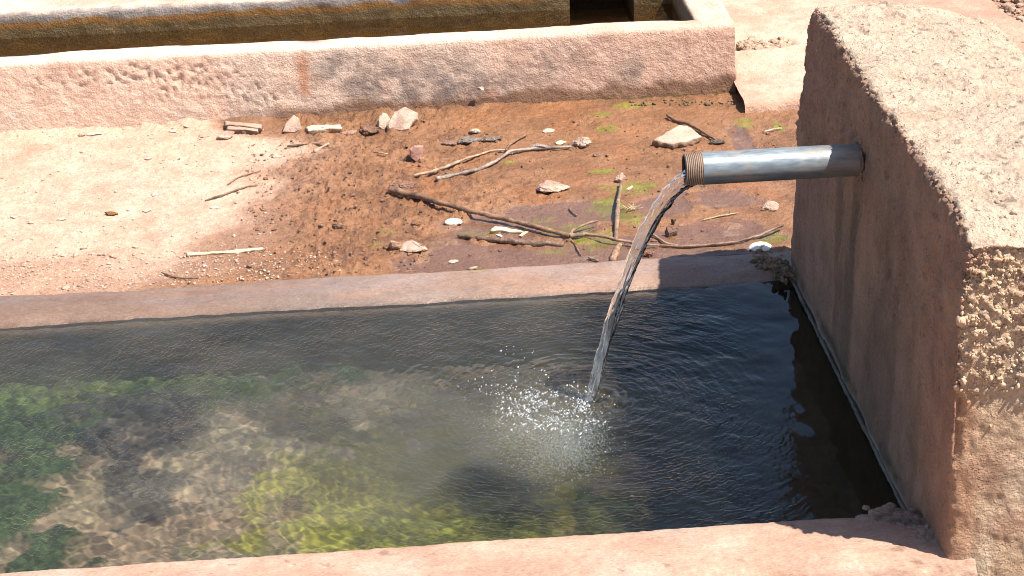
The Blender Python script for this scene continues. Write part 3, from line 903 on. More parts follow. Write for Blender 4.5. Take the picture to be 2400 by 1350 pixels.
# ------------------------------------------------------------------ far trough
far = tag(empty('far_trough', (-1.0, 2.5, 0.0)), 'long pink rendered concrete trough holding brown water across the back', 'trough')
FX1 = at_wall(1730, 150, FY)[0]
FTIN = FY + .10                   # inner edge of its front wall
FWZ = .135
FB = at(0, 65, .168)[1]
FWL = .168                        # old water mark on its back wall
def far_col(P):
    c = mix(np.tile(PINK*1.02, (len(P), 1)), np.array([.58, .44, .35]), sstep(-.2, .6, fbm(P, 6, 4, 501)))
    c = mix(c, REDP*1.08, .5*sstep(.4, .85, fbm(P, 9, 4, 503)))
    face = 1-sstep(.19, .2, P[:, 2])
    u, v = project(P)
    rightpink = sstep(1000, 1300, u)
    c = mix(c, np.array([.53, .325, .24]), face*.6*rightpink)
    dirt = np.exp(-(((u-985)/130)**2+((v-205)/55)**2)) + .8*np.exp(-(((u-810)/80)**2+((v-165)/45)**2)) + .6*np.exp(-(((u-1310)/55)**2+((v-155)/45)**2)) + .6*np.exp(-(((u-1500)/60)**2+((v-170)/50)**2)) + .45*np.exp(-(((u-1170)/80)**2+((v-190)/60)**2))
    c = mix(c, np.array([.22, .17, .145]), face*np.clip(dirt*1.3, 0, .95)*sstep(-.7, .4, fbm(P, 22, 4, 505)))
    st = np.exp(-(((u-708-(v-150)*.12)/14)**2))*sstep(100, 150, v)*(1-sstep(205, 245, v))
    c = mix(c, np.array([.38, .17, .085]), face*.8*st*sstep(-.5, .3, fbm(P, 40, 3, 507, stretch=(1, 1, .4))))
    lowwet = (1-sstep(.042, .068, P[:, 2]+.018*fbm(P, 13, 4, 509)-.014*sstep(1200, 1600, u)))*sstep(480, 760, u)
    c = mix(c, np.array([.17, .085, .045]), face*.85*lowwet)
    c = mix(c, np.array([.11, .09, .02]), face*.7*(1-sstep(.02, .036, P[:, 2]+.01*fbm(P, 20, 3, 511)))*sstep(1150, 1450, u))
    topd = (1-face)
    c = mix(c, np.array([.68, .55, .45]), topd*.9*(1-sstep(1000, 1400, u)))
    c = mix(c, np.array([.28, .14, .1]), topd*.85*np.exp(-(((u-725)/32)**2+((v-93)/5)**2)*.8))
    c = mix(c, np.array([.40, .27, .2]), topd*.5*sstep(.5, .75, fbm(P, 22, 3, 513))*sstep(700, 900, u)*(1-sstep(1200, 1300, u)))
    c = mix(c, np.array([.13, .09, .04]), (P[:, 1] > FTIN-.012)*(1-sstep(FWZ, FWZ+.03, P[:, 2])))
    return c
def far_disp(P):
    u, v = project(P)
    lz = np.exp(-(((u-430)/150)**2+((v-175)/55)**2)) + np.exp(-(((u-200)/190)**2+((v-190)/45)**2))*.7 + np.exp(-(((u-600)/70)**2+((v-225)/25)**2))
    face = 1-sstep(.18, .2, P[:, 2])
    l = .0055*sstep(.05, .6, fbm(P, 95, 3, 521))*np.clip(lz, 0, 1)*face
    return l + .0013*fbm(P, 85, 4, 523)*(.35+.65*face) + .004*fbm(P, 5, 3, 525) + .0013*fbm(P, 22, 3, 527)*(.5+.5*face)
prof = [(FY-.02, -.1), (FY, .02), (FY+.026, .19), (FY+.031, .202), (FY+.042, FTOP), (FTIN-.006, FTOP), (FTIN, .198), (FTIN+.002, .04)]
sweep('front_wall', prof[::-1], -2.9, FX1-.006, .0055, M_plaster, far, far_disp, far_col, lambda P: np.full(len(P), .9))
# right end: block with rounded edges
EX0 = at(1620, 34, FTOP)[0]
Vb, Nb, Fb_ = rounded_box((EX0, FY+.004, -.05), (FX1, FB+.9, FTOP-.003), .012, .0065)
Pb = Vb.copy()
Vb = Vb + Nb*far_disp(Pb)[:, None]
Vb[:, 1] += np.clip((Pb[:, 2]-.02)/.17, 0, 1)*.027*(1-sstep(FY, FY+.1, Pb[:, 1]))
cb = far_col(Pb)
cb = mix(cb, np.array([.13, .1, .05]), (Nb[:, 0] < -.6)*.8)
mesh_obj('end_wall', Vb, Fb_, M_plaster, far, cb, .9)
def back_col(P):
    c = mix(np.tile(np.array([.60, .47, .385]), (len(P), 1)), np.array([.56, .38, .29]), sstep(.1, .7, fbm(P, 6, 4, 531)))
    zz_ = P[:, 2]+.008*fbm(P, 18, 4, 533)
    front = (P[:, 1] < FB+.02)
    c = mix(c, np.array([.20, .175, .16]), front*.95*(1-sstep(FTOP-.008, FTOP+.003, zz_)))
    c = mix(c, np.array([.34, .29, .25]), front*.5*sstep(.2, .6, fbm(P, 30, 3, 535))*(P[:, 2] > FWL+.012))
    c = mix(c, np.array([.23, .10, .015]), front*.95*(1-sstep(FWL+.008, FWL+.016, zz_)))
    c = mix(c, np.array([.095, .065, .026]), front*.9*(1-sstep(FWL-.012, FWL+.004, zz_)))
    return c
GAP0, GAP1 = at_wall(1335, 5, FB)[0], at_wall(1486, 5, FB)[0]
bprof = [(FB-.004, .03), (FB, FWL), (FB+.002, FTOP-.006), (FB+.012, FTOP), (FB+.3, FTOP+.012), (FB+.32, FTOP-.05), (FB+.32, -.1)]
bd = lambda P: .0025*fbm(P, 30, 4, 541) + .004*fbm(P, 6, 3, 542)
br = lambda P: np.clip(.9-.45*(P[:, 2] < FWL+.005), .3, 1)
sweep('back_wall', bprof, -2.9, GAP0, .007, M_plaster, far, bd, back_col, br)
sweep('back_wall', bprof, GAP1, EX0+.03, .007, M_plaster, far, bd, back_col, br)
# outlet channel: cheeks coloured dark for its shade, unseen slab added to darken it
def box(name, lo, hi, mat, parent, colr, rough=.9, r=.008, step=.02, seed=0, amp=.002):
    Vb, Nb, Fb2 = rounded_box(lo, hi, r, step)
    nn = fbm(Vb, 25, 3, seed)
    cl = mix(np.tile(np.array(colr), (len(Vb), 1)), np.array(colr)*.7, sstep(-.2, .6, fbm(Vb, 14, 4, seed+2)))
    return mesh_obj(name, Vb+Nb*(amp*nn)[:, None], Fb2, mat, parent, cl, rough)
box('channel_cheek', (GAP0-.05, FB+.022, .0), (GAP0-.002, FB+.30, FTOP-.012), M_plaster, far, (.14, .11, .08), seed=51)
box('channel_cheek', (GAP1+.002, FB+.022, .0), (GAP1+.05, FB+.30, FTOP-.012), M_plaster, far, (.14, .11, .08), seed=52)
box('shade_slab', (GAP0-.08, FB+.07, FTOP+.045), (GAP1+.10, FB+.65, FTOP+.12), M_plaster, far, (.5, .38, .3), seed=53)  # unseen slab, added to keep the channel opening dark
box('channel_end', (GAP0-.03, FB+.26, .0), (GAP1+.03, FB+.34, FTOP+.04), M_plaster, far, (.10, .08, .06), seed=54)  # dark colour stands in for shade at the back of the channel
ffx = np.arange(-2.9, EX0+.02, .012); ffy = np.arange(FTIN-.02, FB+.3, .012)
A, B = np.meshgrid(ffx, ffy, indexing='ij')
P = np.stack([A.ravel(), B.ravel(), np.zeros(A.size)], 1)
P[:, 2] = .055+.006*fbm(P, 14, 4, 551)
fcol = mix(np.tile(np.array([.30, .24, .14]), (len(P), 1)), np.array([.14, .11, .055]), sstep(-.2, .5, fbm(P, 9, 4, 553, stretch=(.5, 1, 1))))
fcol = mix(fcol, np.array([.10, .10, .02]), .7*sstep(.1, .6, fbm(P, 6, 3, 555)))
mesh_obj('trough_floor', P, grid_faces(len(ffx), len(ffy)), M_floor, far, fcol, .8)
P2 = P.copy(); P2[:, 2] = FWZ
structure(mesh_obj('far_water', P2, grid_faces(len(ffx), len(ffy)), M_farwater))

# ------------------------------------------------------------------ concrete apron on the right behind the wall
lipL, lipR = at(1752, 238, .055), at(1880, 226, .055)
ax_ = np.r_[np.arange(FX1-.01, 1.5, .007), np.arange(1.5, 6, .15)]
ay_ = np.r_[np.arange(1.5, 3.3, .008), np.arange(3.3, 9, .15)]
A, B = np.meshgrid(ax_, ay_, indexing='ij')
P = np.stack([A.ravel(), B.ravel(), np.zeros(A.size)], 1)
lip_y = np.interp(P[:, 0], [FX1-.02, lipL[0], lipR[0], .6], [lipL[1]-.01, lipL[1]-.005, lipR[1]-.01, lipR[1]-.12]) + .006*fbm(P, 9, 3, 561)
e1, e2 = at(2285, 0, .04), at(2400, 95, .04)
edge_x = e1[0] + (P[:, 1]-e1[1])*(e2[0]-e1[0])/(e2[1]-e1[1]) + .02*fbm(P, 8, 4, 563)
hz = .055 + .004*fbm(P, 4, 3, 565) + .0012*fbm(P, 60, 3, 567) + .018*sstep(2.2, 2.5, P[:, 1])
ck = at(1800, 112, .06)
ckm = np.exp(-((P[:, 1]-ck[1]-.1*(P[:, 0]-ck[0]))/.026)**2)*(1-sstep(.0, .03, P[:, 0]-at(1850, 110, .06)[0]))
hz -= ckm*(.012+.016*np.maximum(fbm(P, 60, 3, 569), -.3))
off_edge = sstep(0, .02, lip_y-P[:, 1])
hz = hz - off_edge*.08 - .012*np.exp(-np.maximum(P[:, 1]-lip_y, 0)/.012)
hz = hz - sstep(0, .05, P[:, 0]-edge_x)*.07
P[:, 2] = hz
ca = mix(np.tile(np.array([.54, .39, .295]), (len(P), 1)), np.array([.48, .305, .22]), sstep(-.1, .6, fbm(P, 6, 4, 571)))
ca = mix(ca, np.array([.42, .255, .18]), .8*sstep(.45, .6, P[:, 0]+.05*fbm(P, 6, 3, 572)))
ca = mix(ca, np.array([.25, .16, .1]), .7*ckm)
ca = mix(ca, np.array([.45, .26, .18]), .7*np.exp(-np.maximum(P[:, 1]-lip_y, 0)/.04))
ca = mix(ca, np.array([.18, .1, .06]), off_edge)  # shadow under the lip painted as a dark band
apron = structure(mesh_obj('pavement', P, grid_faces(len(ax_), len(ay_)), M_plaster, None, ca, .92))

# ------------------------------------------------------------------ loose things: stones, sticks, scraps
def gz(p):
    """height of the ground at a point of the mud"""
    i = np.clip(np.searchsorted(xs, p[0]), 1, len(xs)-1); j = np.clip(np.searchsorted(ys, p[1]), 1, len(ys)-1)
    return h[i*len(ys)+j]

def onground(u, v):
    p = at(u, v, .022)
    p[2] = gz(p)
    p = at(u, v, p[2])
    return p

def stone(name, u, v, wpx, hpx, label, cat='stone', colr=(.5, .36, .28), seed=1, dr=.7, cuts=9, rot=None, mat=None, noise=.1, sub=4, rough=.88, sink=.15, group=None, flat=False, z=None):
    """u, v: where its lower edge rests; wpx, hpx: its apparent size"""
    rng = np.random.default_rng(seed)
    p = onground(u, v) if z is None else at(u, v, z)
    s = ppm(p)
    wd = wpx/s; dp = wd*dr; hp = hpx/s
    ht = max(.18*wd, (hp-.40*dp)/.92)
    if flat:
        ht = flat; dp = max(.3*wd, (hp-.92*ht)/.40)
    q, f = ico(sub)
    for _ in range(cuts):
        n_ = rng.normal(0, 1, 3); n_ /= np.linalg.norm(n_)
        dcut = rng.uniform(.38, .74)
        ex_ = q @ n_ - dcut
        q = q - np.outer(np.maximum(ex_, 0), n_)
    q = q/np.abs(q).max(0)
    q = q*(1 + noise*fbm(q+seed, 2.2, 4, seed) + noise*.6*fbm(q+seed, 7, 3, seed+5))[:, None]
    q = q/((q.max(0)-q.min(0))/2)
    q = q*np.array([wd/2, dp/2, ht/2*(1+sink)])
    if rot:
        ca_, sa_ = math.cos(rot), math.sin(rot)
        q = q @ np.array([[ca_, sa_, 0], [-sa_, ca_, 0], [0, 0, 1]])
    q[:, 2] += ht/2*(1-sink)
    q += p + np.array([0, dp/2*.8, 0])
    cc = mix(np.tile(np.array(colr), (len(q), 1)), np.array(colr)*np.array([.72, .66, .62]), sstep(-.1, .7, fbm(q, 40, 3, seed+9)))
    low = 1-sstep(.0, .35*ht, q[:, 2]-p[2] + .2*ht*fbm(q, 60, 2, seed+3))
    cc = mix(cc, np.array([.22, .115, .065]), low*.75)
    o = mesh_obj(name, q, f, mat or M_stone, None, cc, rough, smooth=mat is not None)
    return tag(o, label, cat, group or GROUPS.get(cat))

GROUPS = {'stone': 'loose stones lying about', 'clod': 'clods in the mud', 'twig': 'small twigs', 'stick': 'dead sticks on the mud', 'straw': 'bits of straw', 'scrap': 'pale scraps', 'shell': 'white shells', 'pebble': 'pebbles', 'leaf': 'fallen leaves'}
def leaning(uvs, thick, tilt, label, colr, seed):
    """stone with a broad face, leaning back; the outline is that of its face"""
    lo = max(uvs, key=lambda q: q[1])
    b0 = onground(*lo)
    nrm_ = np.array([.12, -math.cos(tilt), math.sin(tilt)]); nrm_ /= np.linalg.norm(nrm_)
    poly = []
    for a_, b_ in uvs:
        d_ = ray(a_, b_)
        poly.append(CAM + d_*(((b0-CAM) @ nrm_)/(d_ @ nrm_)))
    poly = np.array(poly)
    dense = []
    for a_, b_ in zip(poly, np.roll(poly, -1, 0)):
        n_ = max(2, int(np.linalg.norm(b_-a_)/.003))
        dense += [a_+(b_-a_)*k/n_ for k in range(n_)]
    dense = np.array(dense); m_ = len(dense); cen_ = dense.mean(0)
    rings = []
    for fr, zf, jit in ((.02, .05, 0), (.35, .04, .0), (.7, .02, .0), (.92, 0, .001), (1.0, -.1, .0015), (1.03, -.35, .003), (.98, -.7, .004), (.75, -1, .003), (.02, -1.05, 0)):
        r_ = cen_ + (dense-cen_)*fr + nrm_*thick*zf
        r_ = r_ + nrm_*(.0015*fbm(r_, 30, 3, seed))[:, None] + (dense-cen_)/np.linalg.norm(dense-cen_, axis=1, keepdims=True)*(jit*fbm(r_, 80, 3, seed+1))[:, None]
        rings.append(r_)
    Vv = np.vstack(rings); k = len(rings)
    i = np.arange(k-1)[:, None]*m_ + np.arange(m_)[None, :]
    j = np.arange(k-1)[:, None]*m_ + (np.arange(m_)+1)[None, :] % m_
    Ff = [tuple(x) for x in np.stack([i.ravel(), (i+m_).ravel(), (j+m_).ravel(), j.ravel()], 1)]
    Ff += [tuple(range(m_))[::-1], tuple(range((k-1)*m_, k*m_))]
    o = mesh_obj('stone', Vv, Ff, M_stone, None, mix(np.tile(np.array(colr), (len(Vv), 1)), np.array(colr)*.7, sstep(.0, .7, fbm(Vv, 40, 3, seed))), .88, smooth=False)
    import bmesh
    bm = bmesh.new(); bm.from_mesh(o.data); bmesh.ops.recalc_face_normals(bm, faces=bm.faces); bm.to_mesh(o.data); bm.free()
    return tag(o, label, 'stone', GROUPS['stone'])

PALE = (.52, .365, .285); RED = (.42, .23, .17); BROWN = (.26, .14, .085); CREAM = (.54, .42, .32); GREYB = (.28, .22, .18)

def slab(name, uvs, thick, label, cat, colr, seed, rimc, z=None, tilt=(0, 0), mat=None):
    """flat piece with the outline seen on its top, rough broken edges"""
    base_ = onground(*np.mean(uvs, 0)) if z is None else at(*np.mean(uvs, 0), z)
    zt = base_[2]+thick
    poly = np.array([at(a, b, zt) for a, b in uvs])
    dense = []
    for a, b in zip(poly, np.roll(poly, -1, 0)):
        n_ = max(2, int(np.linalg.norm(b-a)/.004))
        for k in range(n_):
            dense.append(a+(b-a)*k/n_)
    dense = np.array(dense); m_ = len(dense)
    cen_ = dense.mean(0)
    rings = []
    for fr, zf, jit in ((.02, 0, 0), (.3, 0, .0), (.6, 0, .0), (.85, 0, .001), (.96, -.02, .002), (1.0, -.18, .003), (1.02, -.5, .005), (.97, -.85, .005), (.9, -1.25, .003)):
        r_ = cen_ + (dense-cen_)*fr
        r_[:, 2] = zt + zf*thick
        jn = fbm(r_, 90, 3, seed)*jit + fbm(r_, 30, 2, seed+1)*jit
        r_ = r_ + (dense-cen_)/np.linalg.norm(dense-cen_, axis=1, keepdims=True)*jn[:, None]
        r_[:, 2] += .0012*fbm(r_, 40, 3, seed+2) + tilt[0]*(r_[:, 0]-cen_[0]) + tilt[1]*(r_[:, 1]-cen_[1])
        rings.append(r_)
    Vv = np.vstack(rings)
    k = len(rings)
    i = np.arange(k-1)[:, None]*m_ + np.arange(m_)[None, :]
    j = np.arange(k-1)[:, None]*m_ + (np.arange(m_)+1)[None, :] % m_
    Ff = [tuple(x) for x in np.stack([i.ravel(), (i+m_).ravel(), (j+m_).ravel(), j.ravel()], 1)]
    Ff += [tuple(range(m_))[::-1], tuple(range((k-1)*m_, k*m_))]
    cc = np.tile(np.array(colr), (len(Vv), 1))
    cc[5*m_:] = rimc
    o = mesh_obj(name, Vv, Ff, mat or M_stone, None, cc, .85)
    # face the normals outwards
    import bmesh
    bm = bmesh.new(); bm.from_mesh(o.data); bmesh.ops.recalc_face_normals(bm, faces=bm.faces); bm.to_mesh(o.data); bm.free()
    return tag(o, label, cat, GROUPS.get(cat))

def stick(name, pts, rpx, label, cat='stick', colr=(.25, .15, .1), seed=1, lift=0.0, taper=(1, 1), noise=.18, parent=None, lifts=None, n=10, col2=None, flatz=1.0, rough=.75):
    """pts: places along the stick; rpx: half its apparent thickness"""
    P3 = [onground(a, b) for a, b in pts]
    s = ppm(P3[0]); r0 = rpx/s
    P3 = np.array(P3)
    zl_ = P3[:, 2].copy()
    lf = np.array(lifts if lifts is not None else [lift]*len(pts))
    P3 = np.array([at(a, b, z_+l_+r0*.7) for (a, b), z_, l_ in zip(pts, zl_, lf)])
    seg = np.r_[0, np.cumsum(np.linalg.norm(np.diff(P3, axis=0), axis=1))]
    m_ = max(6, int(seg[-1]/.004))
    tq = np.linspace(0, seg[-1], m_)
    path = np.stack([np.interp(tq, seg, P3[:, k]) for k in range(3)], 1)
    for _ in range(3):
        path[1:-1] = (path[:-2]+2*path[1:-1]+path[2:])/4
    path += .0012*np.stack([fbm(path, 25, 2, seed), fbm(path, 25, 2, seed+1), .5*fbm(path, 25, 2, seed+2)], 1)
    rad = r0*np.interp(np.linspace(0, 1, m_), np.linspace(0, 1, len(taper)), taper)
    rad[0] *= .7; rad[-1] *= .6
    Vv, Ff = tube(path, rad, n, noise, seed)
    if flatz != 1:
        zc = np.r_[np.repeat(path[:, 2], n), path[0, 2], path[-1, 2]]
        Vv[:, 2] = zc + (Vv[:, 2]-zc)*flatz
    cc = mix(np.tile(np.array(colr), (len(Vv), 1)), np.array(col2 if col2 else np.array(colr)*.55), sstep(-.1, .6, fbm(Vv, 45, 4, seed+11)))
    o = mesh_obj(name, Vv, Ff, M_wood, parent, cc, rough)
    if parent is None:
        tag(o, label, cat, GROUPS.get(cat))
    return o

# stones along the foot of the far trough
leaning([(910, 302), (908, 290), (923, 262), (950, 248), (980, 263), (978, 276), (966, 288), (960, 303), (940, 308)], .045, .75, 'large pale angular stone leaning against the far trough', PALE, 3)
leaning([(888, 298), (887, 282), (897, 264), (908, 267), (916, 280), (908, 300), (897, 305)], .025, .5, 'small pale stone wedged left of the large leaning stone', CREAM, 12)
stone('clod', 866, 318, 50, 34, 'crumbly brown clod left of the two pale stones by the far trough', 'clod', BROWN, 14, mat=M_clod, noise=.22, cuts=4)
leaning([(661, 309), (668, 291), (689, 269), (700, 276), (708, 303), (690, 311)], .035, .55, 'pinkish pointed stone standing alone at the foot of the far trough', (.52, .36, .28), 21)
stone('stone', 530, 327, 44, 26, 'low pinkish stone in front of the two broken wood splinters', colr=(.5, .35, .27), seed=33, dr=.7, cuts=8, noise=.05)
slab('wood_splinter', [(526, 283), (612, 291), (612, 299), (528, 291)], .012, 'rear one of two broken wood splinters lying by the far trough', 'wood piece', (.42, .29, .21), 41, (.2, .12, .08), mat=M_wood)
slab('wood_splinter', [(536, 293), (608, 299), (604, 306), (534, 302)], .012, 'front one of two broken wood splinters lying by the far trough', 'wood piece', (.46, .32, .24), 43, (.2, .12, .08), mat=M_wood)
slab('bark_piece', [(718, 297), (740, 292), (800, 291), (803, 301), (770, 300), (720, 306)], .014, 'pale chunk of split wood resting at the edge of the mud', 'wood piece', (.58, .46, .36), 45, (.26, .16, .1), mat=M_wood)
stone('stone', 818, 318, 40, 20, 'small rounded pink stone right of the pale split wood', colr=(.45, .29, .21), seed=37, cuts=6)
# pieces lying in the mud
leaning([(962, 352), (972, 343), (992, 344), (990, 372), (988, 380), (975, 381), (962, 368)], .025, .15, 'reddish stone standing upright in the mud', (.42, .23, .18), 52)
stone('clod', 1098, 338, 60, 22, 'grey crumbly clod with a pale flake behind it', 'clod', GREYB, 54, mat=M_clod, noise=.3, cuts=3, rough=.6)
stone('clod', 1152, 333, 56, 22, 'flat grey brown clod right of the pale flake', 'clod', (.27, .19, .14), 56, mat=M_clod, noise=.3, cuts=3, rough=.6)
stone('stone', 1113, 312, 28, 16, 'tilted pale flake of stone behind the grey clods', colr=CREAM, seed=57, cuts=8)
stone('clod', 1050, 342, 40, 16, 'small pinkish clod left of the grey clods', 'clod', (.33, .2, .15), 58, mat=M_clod, noise=.3, cuts=3)
stone('stone', 1285, 311, 32, 12, 'small flat pale stone near the bright green algae', colr=CREAM, seed=61, dr=.8, cuts=7)
slab('leaf', [(1303, 333), (1313, 328), (1324, 331), (1318, 336), (1306, 338)], .003, 'pale green leaf lying between two stones in the mud', 'leaf', (.52, .54, .34), 62, (.3, .33, .15), mat=M_white)
stone('stone', 1271, 354, 44, 26, 'wet grey stone at the middle of the long grey stick', colr=(.34, .27, .23), seed=63, dr=.7, cuts=8, rough=.5)
stone('stone', 1362, 348, 48, 36, 'knobbly pale stone at the right end of the grey stick', colr=(.50, .37, .29), seed=64, dr=.8, cuts=6, noise=.22)
slab('stone_slab', [(1532, 326), (1590, 292), (1612, 293), (1644, 319), (1576, 338)], .018, 'flat pale pink slab of stone lying in the mud behind the pipe', 'stone', (.53, .37, .285), 65, (.24, .15, .1))
stone('clod', 1686, 340, 46, 20, 'dark wet clod right of the flat slab', 'clod', (.13, .095, .065), 66, mat=M_clod, noise=.3, cuts=3, rough=.4)
stone('stone', 1298, 450, 82, 42, 'pitted pink boulder alone on the open mud left of the falling water', colr=(.52, .36, .28), seed=68, dr=.75, cuts=8, noise=.12, rot=.25)
stone('clod', 952, 450, 74, 36, 'rounded brown mud clod on the thick end of the forked branch', 'clod', (.30, .16, .1), 70, mat=M_clod, noise=.28, cuts=2, rough=.7)
stone('stone', 1456, 428, 32, 30, 'small pink stone on the top end of the upright stick', colr=(.5, .35, .27), seed=71, cuts=8, noise=.16)
stone('stone', 972, 590, 66, 30, 'pale flat stone bedded in mud near the trough rim', colr=PALE, seed=73, dr=.8, cuts=8)
stone('stone', 927, 586, 32, 28, 'smaller pinkish stone left of the pale flat stone near the rim', colr=(.45, .29, .21), seed=74, cuts=8)
stone('stone', 1808, 496, 44, 32, 'pale tilted stone on the mud beside the head wall', colr=(.50, .38, .30), seed=75, dr=.6, cuts=8, noise=.08)
stone('clod', 1573, 557, 32, 30, 'dark red brick like lump standing in the puddle', 'brick lump', (.20, .11, .075), 76, mat=M_clod, noise=.1, cuts=10, rough=.6)
stone('clod', 1579, 528, 13, 20, 'thin dark shard standing behind the dark red lump', 'shard', (.12, .075, .05), 77, mat=M_clod, cuts=8)
stone('clod', 856, 656, 60, 28, 'orange brown clod against the back rim of the trough', 'clod', (.36, .19, .11), 78, mat=M_clod, noise=.2, cuts=4)
stone('stone', 1064, 618, 26, 12, 'whitish chip alone on the silt near the rim', colr=(.55, .42, .34), seed=79, cuts=7)
stone('clod', 1522, 604, 30, 22, 'small reddish clod right of the falling water near the rim', 'clod', (.28, .14, .085), 80, mat=M_clod, noise=.25, cuts=3)
stone('stone', 648, 371, 24, 14, 'smooth pale pebble at the edge of the dry ground', colr=(.56, .42, .34), seed=81, cuts=4)
stone('pebble', 1128, 213, 18, 12, 'pebble stuck in the face of the far trough', 'pebble', (.5, .36, .28), 82, cuts=6, z=.075)
stone('stone', 792, 538, 34, 20, 'dark brown lump lying in the churned mud', colr=(.20, .11, .07), seed=83, cuts=6, mat=M_clod, dr=.5)
stone('stone', 2396, 108, 26, 14, 'dark stone at the edge of the slab in the top right corner', colr=(.2, .12, .09), seed=84, cuts=6, z=.06)

# white scraps
def dome(name, u, v, wpx, hpx, label, cat, seed, colr=(.80, .79, .74)):
    p = onground(u, v+hpx*.3); s = ppm(p)
    q, f = ico(4)
    wd, hp = wpx/s, hpx/s
    q = q*np.array([wd/2, wd*.33, hp*.62])
    q[:, 2] = np.where(q[:, 2] < 0, q[:, 2]*.3, q[:, 2])
    q *= (1+.12*fbm(q+seed, 40, 3, seed))[:, None]
    q += p
    cc = mix(np.tile(np.array(colr), (len(q), 1)), np.array([.3, .2, .13]), sstep(.55, .8, fbm(q, 130, 2, seed+2))*.8)
    return tag(mesh_obj(name, q, f, M_white, None, cc, .45), label, cat)
dome('white_shell', 1062, 517, 40, 17, 'small white shell like scrap on the mud left of the forked branch', 'shell', 91)
dome('white_shell', 1783, 575, 60, 26, 'larger smooth white shell like scrap by the rim beside the wall', 'shell', 92)
slab('bone_scrap', [(1148, 540), (1156, 529), (1175, 530), (1222, 541), (1165, 541)], .007, 'cream wedge shaped scrap in the puddle below the forked branch', 'scrap', (.66, .57, .4), 93, (.45, .36, .22), mat=M_white)
slab('bone_scrap', [(1162, 551), (1170, 548), (1177, 552), (1176, 556), (1168, 554)], .004, 'tiny white chip in front of the cream wedge', 'scrap', (.7, .66, .58), 94, (.5, .42, .3), mat=M_white)
slab('bone_scrap', [(1214, 552), (1232, 540), (1240, 542), (1222, 553)], .004, 'short pale sliver right of the cream wedge', 'scrap', (.58, .46, .3), 95, (.36, .25, .15), mat=M_white)
slab('bone_scrap', [(1468, 441), (1482, 433), (1486, 436), (1474, 443)], .004, 'pale sliver beside the top of the upright stick', 'scrap', (.6, .52, .36), 96, (.36, .3, .18), mat=M_white)
slab('dry_leaf', [(247, 497), (262, 494), (278, 499), (268, 503), (254, 502)], .004, 'curled rust brown leaf on the dry ground', 'leaf', (.22, .10, .03), 97, (.12, .06, .02), mat=M_wood)
slab('plaster_flake', [(80, 690), (130, 682), (205, 680), (260, 678), (330, 682), (300, 690), (200, 694), (110, 697)], .005, 'crumpled pale sheet lying along the back rim at the left', 'scrap', (.56, .43, .36), 98, (.36, .25, .18))
# spiky dry tuft
Vs, Fs, off = [], [], 0
rng = np.random.default_rng(5)
p0 = onground(1478, 494)
for k in range(34):
    a = rng.uniform(0, math.pi*2); L = rng.uniform(.012, .024)
    d3 = np.array([math.cos(a)*.8, math.sin(a)*.8, rng.uniform(.4, 1.0)])
    st = p0+np.array([rng.normal(0, .006), rng.normal(0, .004), 0])
    path = np.array([st, st+d3*L*.5, st+d3*L+np.array([0, 0, -.002])])
    a_, b_ = tube(path, np.array([.0012, .0009, .0004]), 5)
    Vs.append(a_); Fs.append(b_+off); off += len(a_)
tag(mesh_obj('dry_tuft', np.vstack(Vs), np.vstack(Fs), M_weed, None, np.array([.58, .48, .28]), .7), 'spiky straw coloured tuft on the mud left of the falling water', 'dry tuft')

# sticks
branch = tag(empty('forked_branch', onground(1330, 552)), 'long brown forked branch lying across the mud and puddle', 'branch')
stick('branch_stem', [(912, 444), (960, 455), (1020, 471), (1100, 494), (1180, 512), (1260, 533), (1335, 553)], 5.8, None, colr=(.27, .155, .1), seed=201, parent=branch,
      taper=(1.5, 1.3, 1.05, 1, 1, .95, .95), lifts=[.004, .004, .006, .008, .010, .008, .004], noise=.22)
stick('twig', [(1335, 552), (1342, 540), (1360, 530), (1385, 521), (1402, 517)], 4, None, colr=(.3, .19, .12), seed=202, parent=branch, taper=(1.1, .9, .8, .6), lifts=[.006, .01, .012, .012, .01])
stick('twig', [(1335, 553), (1370, 549), (1410, 553), (1460, 565), (1500, 573), (1545, 575)], 4, None, colr=(.32, .21, .14), seed=203, parent=branch, taper=(1.4, 1, .9, .8, .6), lifts=[.006, .009, .010, .009, .007, .005])
stick('twig', [(1332, 556), (1350, 577), (1362, 600)], 3, None, colr=(.24, .12, .07), seed=204, parent=branch, taper=(1, .8, .5))
stick('stick', [(1545, 575), (1600, 578), (1660, 574), (1720, 568), (1780, 552), (1836, 526)], 3.8, 'wet stick running from the falling water up to the head wall', colr=(.24, .15, .1), seed=205, taper=(.7, 1.1, 1, .7, 1, .9), lifts=[.002, .003, .002, .003, .006, .012], rough=.3)
stick('twig', [(1524, 545), (1545, 560), (1562, 571), (1590, 576)], 3, 'thin curved twig in front of the dark red lump', 'twig', (.33, .22, .15), 206, lift=.003)
stick('bark_stick', [(1072, 553), (1130, 558), (1200, 566), (1260, 571), (1322, 573)], 6.5, 'thick flaking dark bark stick lying in the silt', 'stick', (.19, .115, .08), 207, taper=(.5, .9, 1.1, 1.2, 1.0), noise=.4, rough=.5)
stick('stick', [(1457, 424), (1450, 470), (1445, 520), (1444, 560)], 4.5, 'stick standing out of the puddle under the small pink stone', colr=(.30, .20, .14), seed=208, taper=(.8, .9, 1.2, 1), lifts=[.01, .008, .006, .002])
stick('stick', [(1454, 572), (1443, 588), (1435, 612)], 8, 'short stub of stick ending at the trough rim', colr=(.34, .21, .14), seed=209, taper=(.7, 1, 1.1))
stick('stick', [(1022, 418), (1070, 409), (1120, 398), (1160, 378), (1195, 354), (1250, 348), (1300, 346), (1340, 343)], 4.2, 'long grey bent stick reaching to the knobbly stone', colr=(.36, .29, .24), seed=210, taper=(1.2, 1.1, 1, .8, .9, 1, .7), lift=.004, rough=.4)
